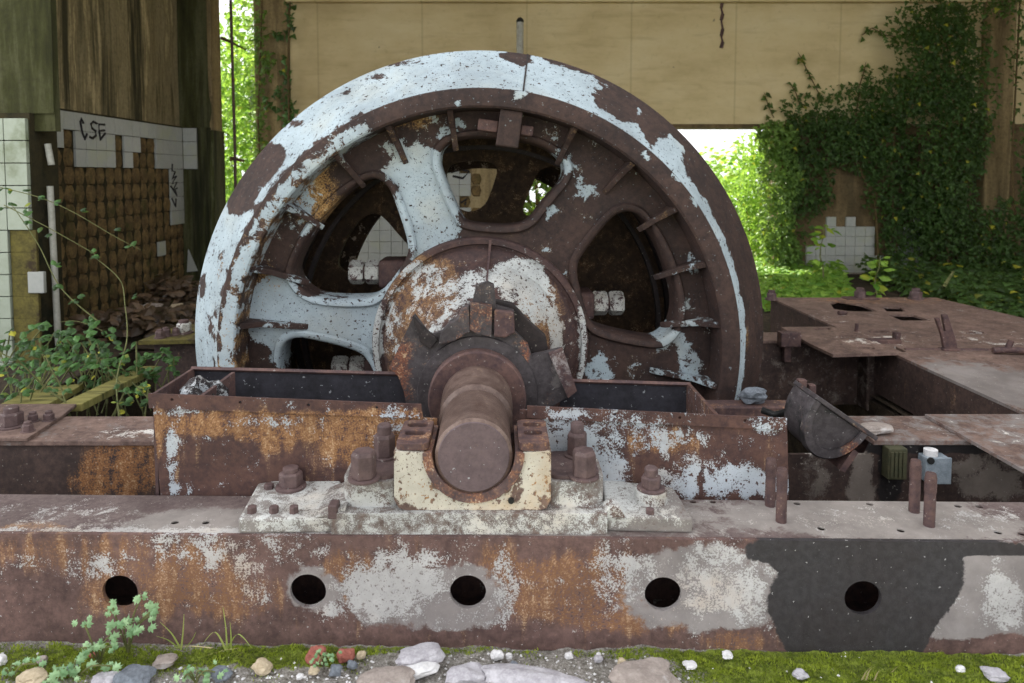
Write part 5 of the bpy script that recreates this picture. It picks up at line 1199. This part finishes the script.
cane([(12,205),(38,244),(61,288),(100,323)], [4.0, 4.0, 3.95, 3.9], .008, 8, .075, 'arching bramble cane falling from the pier corner to the rubble')
cane([(97,259),(120,280),(125,305),(127,339),(117,378),(119,418)], [4.1, 4.0, 3.9, 3.6, 3.3, 3.05], .008, 4, .06, 'long thin wavy bramble cane dropping behind the cross beam')
cane([(-8,349),(18,362),(33,375),(48,390),(70,405)], [3.0, 3.02, 3.05, 3.08, 3.1], .010, 8, .06, 'pale thick bramble cane entering from the left edge of the picture')
cane([(45,355),(53,372),(60,385),(66,404),(70,416)], [3.0, 3.0, 3.0, 3.0, 2.98], .009, 7, .055, 'pale upright bramble cane rising at the end of the mossy plank', .3)
cane([(132,382),(140,390),(148,398),(152,404)], [3.2]*4, .007, 4, .06, 'short bramble cane leaning on the trough end')
cane([(60,322),(75,321),(92,326),(108,334)], [3.9]*4, .006, 5, .07, 'low reddish bramble cane over the rubble at the pier foot')
def bramble(label, c, r, n, size, yellow=.03):
    root = empty('bramble_bush', (c.x, c.y, c.z-r[2]), label, 'bramble'); mb = MB(); ms = MB()
    for k in range(n):
        d = rvec(); 
        while d.length > 1: d = rvec()
        p = c + Vector((d.x*r[0], d.y*r[1], d.z*r[2])); dd = rvec()
        if k % 3 == 0: ms.tube([p, p + Vector((random.uniform(-.15,.15), random.uniform(-.1,.1), -.22))], .004, 4)
        for t in range(3): leaf(mb, p, Vector((0,-.6,1))+rvec()*.6, dd+rvec()*.7, size*random.uniform(.6,1.15), 'oval', tnt(yellow))
    mb.build('foliage', M['leaf_bramble'], root, recalc=False); ms.build('stem', M['stem'], root); return root
bramble('leafy bramble bush spilling over the pit at the left picture edge', at(25, 385, 3.25), (.22, .2, .11), 40, .042, .05)
bramble('dense bramble bush in front of the pier foot', at(55, 345, 3.7), (.32, .3, .12), 90, .052, .06)
bramble('bramble bush growing from the pit beside the long mossy plank', at(112, 365, 3.6), (.24, .25, .14), 75, .048, .03)
bramble('small bramble clump beside the wheel rim and mossy ledge', at(155, 365, 3.8), (.12, .15, .09), 20, .048, .03)
bramble('bramble tuft with yellow leaves close to the trough end', at(132, 397, 3.2), (.09, .1, .06), 12, .042, .35)
# rubble and dead leaves on the floor by the left wall
mb = MB()
for k in range(2600):
    x = random.uniform(-3.42, -1.75); y = random.uniform(5.34, 7.72); z = .02+.30*max(0, mn.noise(Vector((x*1.2, y*1.1, 2)))+.35)*random.random()
    leaf(mb, Vector((x, y, z)), Vector((0,-.3,1))+rvec()*.7, rvec(), random.uniform(.06,.16), 'oval', (random.random(), 0, 0))
tag(mb.build('dead_leaves', M['litter'], recalc=False), 'brown dead leaves and litter on the floor by the tiled wall', 'leaves', kind='stuff')
i = 0
for px, py, s, mt, lb in ((170, 300, .10, 'st_grey', 'grey rubble lump among dead leaves at the foot of the far pier'), (150, 312, .12, 'st_brown', 'brown rubble lump among dead leaves near the tiled wall foot'), (178, 308, .08, 'st_tan', 'tan rubble lump closest to the wheel among dead leaves'), (130, 322, .12, 'st_brown', 'brown rubble lump in front of the tiled wall behind brambles'), (160, 322, .09, 'st_grey', 'grey rubble lump just behind the mossy ledge')):
    p = atz(px, py, .08); i += 1; lump('rubble', (p.x, p.y, .08), s, M[mt], lb, 'rubble', (1.3, 1, .6), i+20, .4, 3, 'rubble by the tiled wall', random.random()*3)
a = at(190, 262, 7.83); mb = MB(); mb.prism([at(187, 272, 7.84), at(197.5, 271, 7.84), at(188, 249, 7.84)], (0, .015, 0)); tag(mb.build('broken_tile', M['tile']), 'white triangular broken tile left on the far pier', 'tile')

# ================================================================== FOREGROUND: stones, herbs, grass, moss
stones = [(321, 640, 11, 12, 'st_red', 'reddish stone standing against the beam below the second hole'), (347, 649, 9, 9, 'st_red', 'brick-red angular stone next to the reddish one at the beam'), (362, 651, 5, 5, 'st_tan', 'tiny tan stone right of the brick-red one'),
    (424, 650, 27, 9, 'st_grey', 'large grey flat stone lying on top of a white one by the beam'), (419, 664, 23, 9, 'st_white', 'pale lumpy stone under the large grey flat one'), (497, 651, 7, 7, 'st_white', 'white cube-like stone below the third hole'), (509, 654, 4, 4, 'st_white', 'small white chip touching the white cube-like stone'),
    (514, 665, 6, 7, 'st_blue', 'grey-green stone in front of the white cube-like stone'), (569, 654, 5, 4.5, 'st_white', 'white chip on bare soil between third and fourth hole'), (598, 657, 5, 4, 'st_grey', 'grey chip at the start of the moss'), (597, 645, 3, 3, 'st_white', 'white crumb against the beam in front of the moss start'),
    (622, 660, 5, 5, 'st_tan', 'pinkish chip half sunk in moss before the big flat rock'), (645, 675, 36, 16, 'st_brown', 'big flat brownish rock at the bottom edge below the fourth hole'), (540, 678, 62, 11, 'st_grey', 'long low grey rock slab along the bottom edge'), (386, 676, 30, 10, 'st_brown', 'brown pitted rock at the bottom edge below the pale stone'),
    (467, 672, 22, 9, 'st_grey', 'grey rough rock at the bottom edge left of the slab'), (262, 664, 11, 8, 'st_tan', 'yellowish tan stone right of the grass tuft'), (336, 668, 7, 7, 'st_blue', 'bluish pointed stone in front of the reddish one'), (314, 669, 6, 4, 'st_tan', 'pale small stone left of the bluish pointed one'), (300, 675, 4, 3, 'st_white', 'white crumb near the bottom edge below the second hole'),
    (352, 663, 6, 5, 'st_blue', 'dark slate chip below the brick-red stone'), (165, 659, 13, 6, 'st_brown', 'brownish stone left of the grass tuft'), (135, 675, 20, 10, 'st_blue', 'slate-blue stone among herbs at the bottom edge'), (105, 678, 14, 6, 'st_grey', 'grey stone under the herb leaves'), (32, 675, 16, 9, 'st_tan', 'tan stone in the bottom left corner'), (42, 658, 6, 5, 'st_brown', 'small brown stone in moss under the first hole side'),
    (95, 652, 5, 4, 'st_red', 'tiny red chip under the herb leaves'), (1, 658, 6, 7, 'st_white', 'pale chip cut by the left picture edge'), (222, 672, 12, 7, 'st_blue', 'dark bluish stone behind the grass blades'), (690, 663, 8, 4, 'st_white', 'white sliver lying in moss right of the big flat rock'), (960, 667, 5, 4, 'st_white', 'white chip in deep moss near the right corner'), (996, 672, 12, 6, 'st_grey', 'grey stone in moss at the right corner'),
    (800, 672, 8, 5, 'st_grey', 'grey chip sunk in moss under the black-tarred beam part'), (722, 643, 6, 5, 'st_white', 'white crumb on the moss at the beam right of the fourth hole'), (72, 668, 8, 5, 'st_blue', 'slate chip between herb leaves at the left')]
for i, (px, py, rx, ry, mt, lb) in enumerate(stones):
    zc = ry*.5*1.9/F; p = atz(px, py, zc)
    if p.y > 1.83 - rx*.6*1.9/F: p.y = 1.83 - min(.03, rx*.6*1.9/F)
    s = 1.9/F
    if lb.startswith('large grey flat'): zc += .025
    zc *= .55
    lump('stone', (p.x, p.y, zc-.002), 1, M[mt], lb, 'stone', (rx*s*.95, min(rx*.75, ry*1.5)*s, ry*s*.72), i+1, .34, 3, 'stones in front of the beam', random.uniform(-.4,.4))
# pebbles too small to count
mb = MB(); 
for k in range(2600):
    x = random.uniform(-1.6, 1.6); y = random.uniform(1.5, 1.85); r = random.uniform(.002, .006); z = gheight(x, y)
    if random.random() < min(.93, zone_at(Vector((x, y, 0)), gz, (0,0,0,0))[1]*1.3): continue
    b = len(mb.v); t = random.random()
    for dx, dy, dz in ((1,0,0),(-1,0,0),(0,1,0),(0,-1,0),(0,0,1),(0,0,-.6)): mb.v.append(Vector((x+dx*r*random.uniform(.6,1.3), y+dy*r*random.uniform(.6,1.3), z+dz*r*.8)))
    mb.f += [tuple(b+i for i in t_) for t_ in ((0,2,4),(2,1,4),(1,3,4),(3,0,4),(2,0,5),(1,2,5),(3,1,5),(0,3,5))]
tag(mb.build('pebbles', M['st_white']), 'fine pale gravel scattered before the beam', 'gravel', kind='stuff')
# moss
mb = MB(); n = 0
while n < 42000:
    x = random.uniform(-1.5, 1.6); y = random.uniform(1.5, 1.862 - .017*x)
    m = zone_at(Vector((x, y, 0)), gz, (0,0,0,0))[1] + .55*mn.noise(Vector((x*9, y*9, 7)))
    if y > 1.83-.017*x: m += .18
    if random.random() > (m-.15)*1.7: 
        n += .2; continue
    cl = mn.noise(Vector((x*22, y*30, 3))); h = random.uniform(.004, .009); p = Vector((x, y, gheight(x, y)-.002+max(0, cl)*.014)); d = Vector((random.uniform(-.6,.6), random.uniform(-.6,.6), 1)).normalized()
    s = d.orthogonal().normalized(); s = Matrix.Rotation(random.random()*6, 3, d) @ s
    mb.add([p - s*.0022, p + s*.0022, p + d*h], [(0,1,2)], (min(1, max(0, .45+cl*.9+random.uniform(-.35,.35))), random.random()*.10, 0)); n += 1
tag(mb.build('moss', M['moss'], recalc=False), 'green moss cushions along the foot of the beam', 'moss', kind='stuff')
# herbs with lobed leaves
def herb(label, root_px, tips, size=.040):
    p0 = atz(*root_px, 0); e = empty('herb', (p0.x, p0.y, -.01), label, 'weed', 0, 'herbs in front of the beam')
    ms = MB(); ml = MB()
    for (px, py, Y) in tips:
        q = at(px, py, Y); mid = p0.lerp(q, .5) + Vector((0, -.01, .02)); P3 = catmull([p0+Vector((0,0,-.01)), mid, q], 5); ms.tube(P3, [.0022]*len(P3), 5)
        for k in range(4):
            d = Vector((random.uniform(-1,1), -.3, random.uniform(-.3,.9))); leaf(ml, q + rvec()*.016, Vector((0,-1,.55))+rvec()*.35, d, size*random.uniform(.45,.8), 'lobed', tnt(.015))
    ms.build('stem', M['stem'], e); ml.build('foliage', M['leaf_herb'], e, recalc=False)
herb('pale green lobed herb climbing towards the first hole', (128, 650), [(141,598,1.80), (149,616,1.80), (124,618,1.79), (113,608,1.80), (136,632,1.79), (143,626,1.79), (150,612,1.80)])
herb('pale green lobed herb with lone raised leaf, under the first hole', (100, 660), [(85,625,1.79), (113,634,1.78), (116,646,1.77), (101,648,1.77), (82,648,1.77)])
herb('low pale herb cluster at the bottom left among stones', (75, 676), [(80,658,1.75), (60,672,1.73), (50,676,1.73), (78,670,1.73), (66,676,1.72), (112,666,1.74)])
herb('tiny herb sprigs at the bottom left picture edge', (12, 676), [(6,672,1.74), (16,666,1.75), (36,664,1.75)], .03)
herb('small round-leaved bright herb in front of the reddish stone', (325, 662), [(316,655,1.77), (322,659,1.76), (328,654,1.77), (331,660,1.76), (319,662,1.75)], .02)
herb('low herb tuft below the grass blades at the bottom edge', (196, 680), [(190,674,1.73), (203,672,1.73), (184,678,1.72), (208,678,1.72), (215,672,1.73)], .032)
def tuft(label, root_px, blades, mat='grass', w=.0028):
    p0 = atz(*root_px, 0); e = empty('grass_tuft', (p0.x, p0.y, -.01), label, 'grass', 0, 'grass tufts in front of the beam')
    for pts in blades:
        mb = MB(); Y0 = p0.y; P3 = catmull([at(x, y, Y0 - .012*i) for i, (x, y) in enumerate(pts)], 6); n = len(P3)
        for i, q in enumerate(P3): 
            d = Vector((1,.3,.2))*w*(1-.85*i/(n-1)); mb.v += [q-d, q+d]
        mb.t = [(random.random(), .1, 0)]*len(mb.v) if mat != 'straw' else []
        for i in range(n-1): mb.f.append((2*i, 2*i+1, 2*i+3, 2*i+2))
        mb.build('blade', M[mat], e, recalc=False)
tuft('arching green grass tuft between first and second hole', (226, 650), [[(227,652),(226,630),(223,607)], [(226,650),(215,632),(202,645)], [(228,648),(238,634),(252,648)], [(231,650),(231,636),(230,622)], [(224,652),(212,660),(200,674)], [(226,655),(220,668),(213,680)], [(222,650),(205,664),(190,676)]])
tuft('short upright green grass blades right of the first hole', (181, 648), [[(181,650),(183,632),(184,614)], [(180,648),(172,634),(160,622)], [(178,648),(168,640),(156,636)], [(184,650),(192,640),(196,632)]])
tuft('dry straw-coloured grass lying between the first two holes', (205, 652), [[(212,648),(190,646),(174,648)], [(222,660),(236,656),(243,652)], [(215,668),(230,664),(242,655)], [(208,655),(225,650),(240,648)]], 'straw', .0035)
tuft('dry straw tuft in moss below the fifth hole', (872, 676), [[(866,680),(870,670),(880,664)], [(874,682),(878,672),(886,668)], [(862,680),(866,672),(872,666)], [(892,672),(896,668),(902,664)]], 'straw', .004)

# ================================================================== LIGHT
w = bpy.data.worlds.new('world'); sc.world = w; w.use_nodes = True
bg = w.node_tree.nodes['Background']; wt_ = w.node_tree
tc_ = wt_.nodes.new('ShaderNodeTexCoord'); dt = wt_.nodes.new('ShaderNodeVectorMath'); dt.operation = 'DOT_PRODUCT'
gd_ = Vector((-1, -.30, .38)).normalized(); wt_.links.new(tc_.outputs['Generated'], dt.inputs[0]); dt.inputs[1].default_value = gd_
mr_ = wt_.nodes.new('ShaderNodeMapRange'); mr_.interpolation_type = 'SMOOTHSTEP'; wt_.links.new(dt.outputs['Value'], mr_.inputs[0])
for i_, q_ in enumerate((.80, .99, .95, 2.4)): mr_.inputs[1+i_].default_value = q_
wt_.links.new(mr_.outputs[0], bg.inputs[1]); bg.inputs[0].default_value = (.96, .98, 1, 1)      # plain sky; bright lobe low on the left added to light the lintel
sd = bpy.data.lights.new('sun', 'SUN'); sd.energy = 9.0; sd.angle = R(1.5); sd.color = (1, .95, .84)
so = bpy.data.objects.new('sun', sd); COL.objects.link(so); so.rotation_euler = (R(-40), 0, R(20)); so.location = (0, 14, 12)
vs_ = sc.view_settings; sc.display_settings.display_device = 'sRGB'
vs_.view_transform = 'Standard'; vs_.look = 'None'; vs_.exposure = .85; vs_.gamma = 1; vs_.use_curve_mapping = False
sc.cycles.use_denoising = True
sc.cycles.max_bounces = 8; sc.cycles.transparent_max_bounces = 4
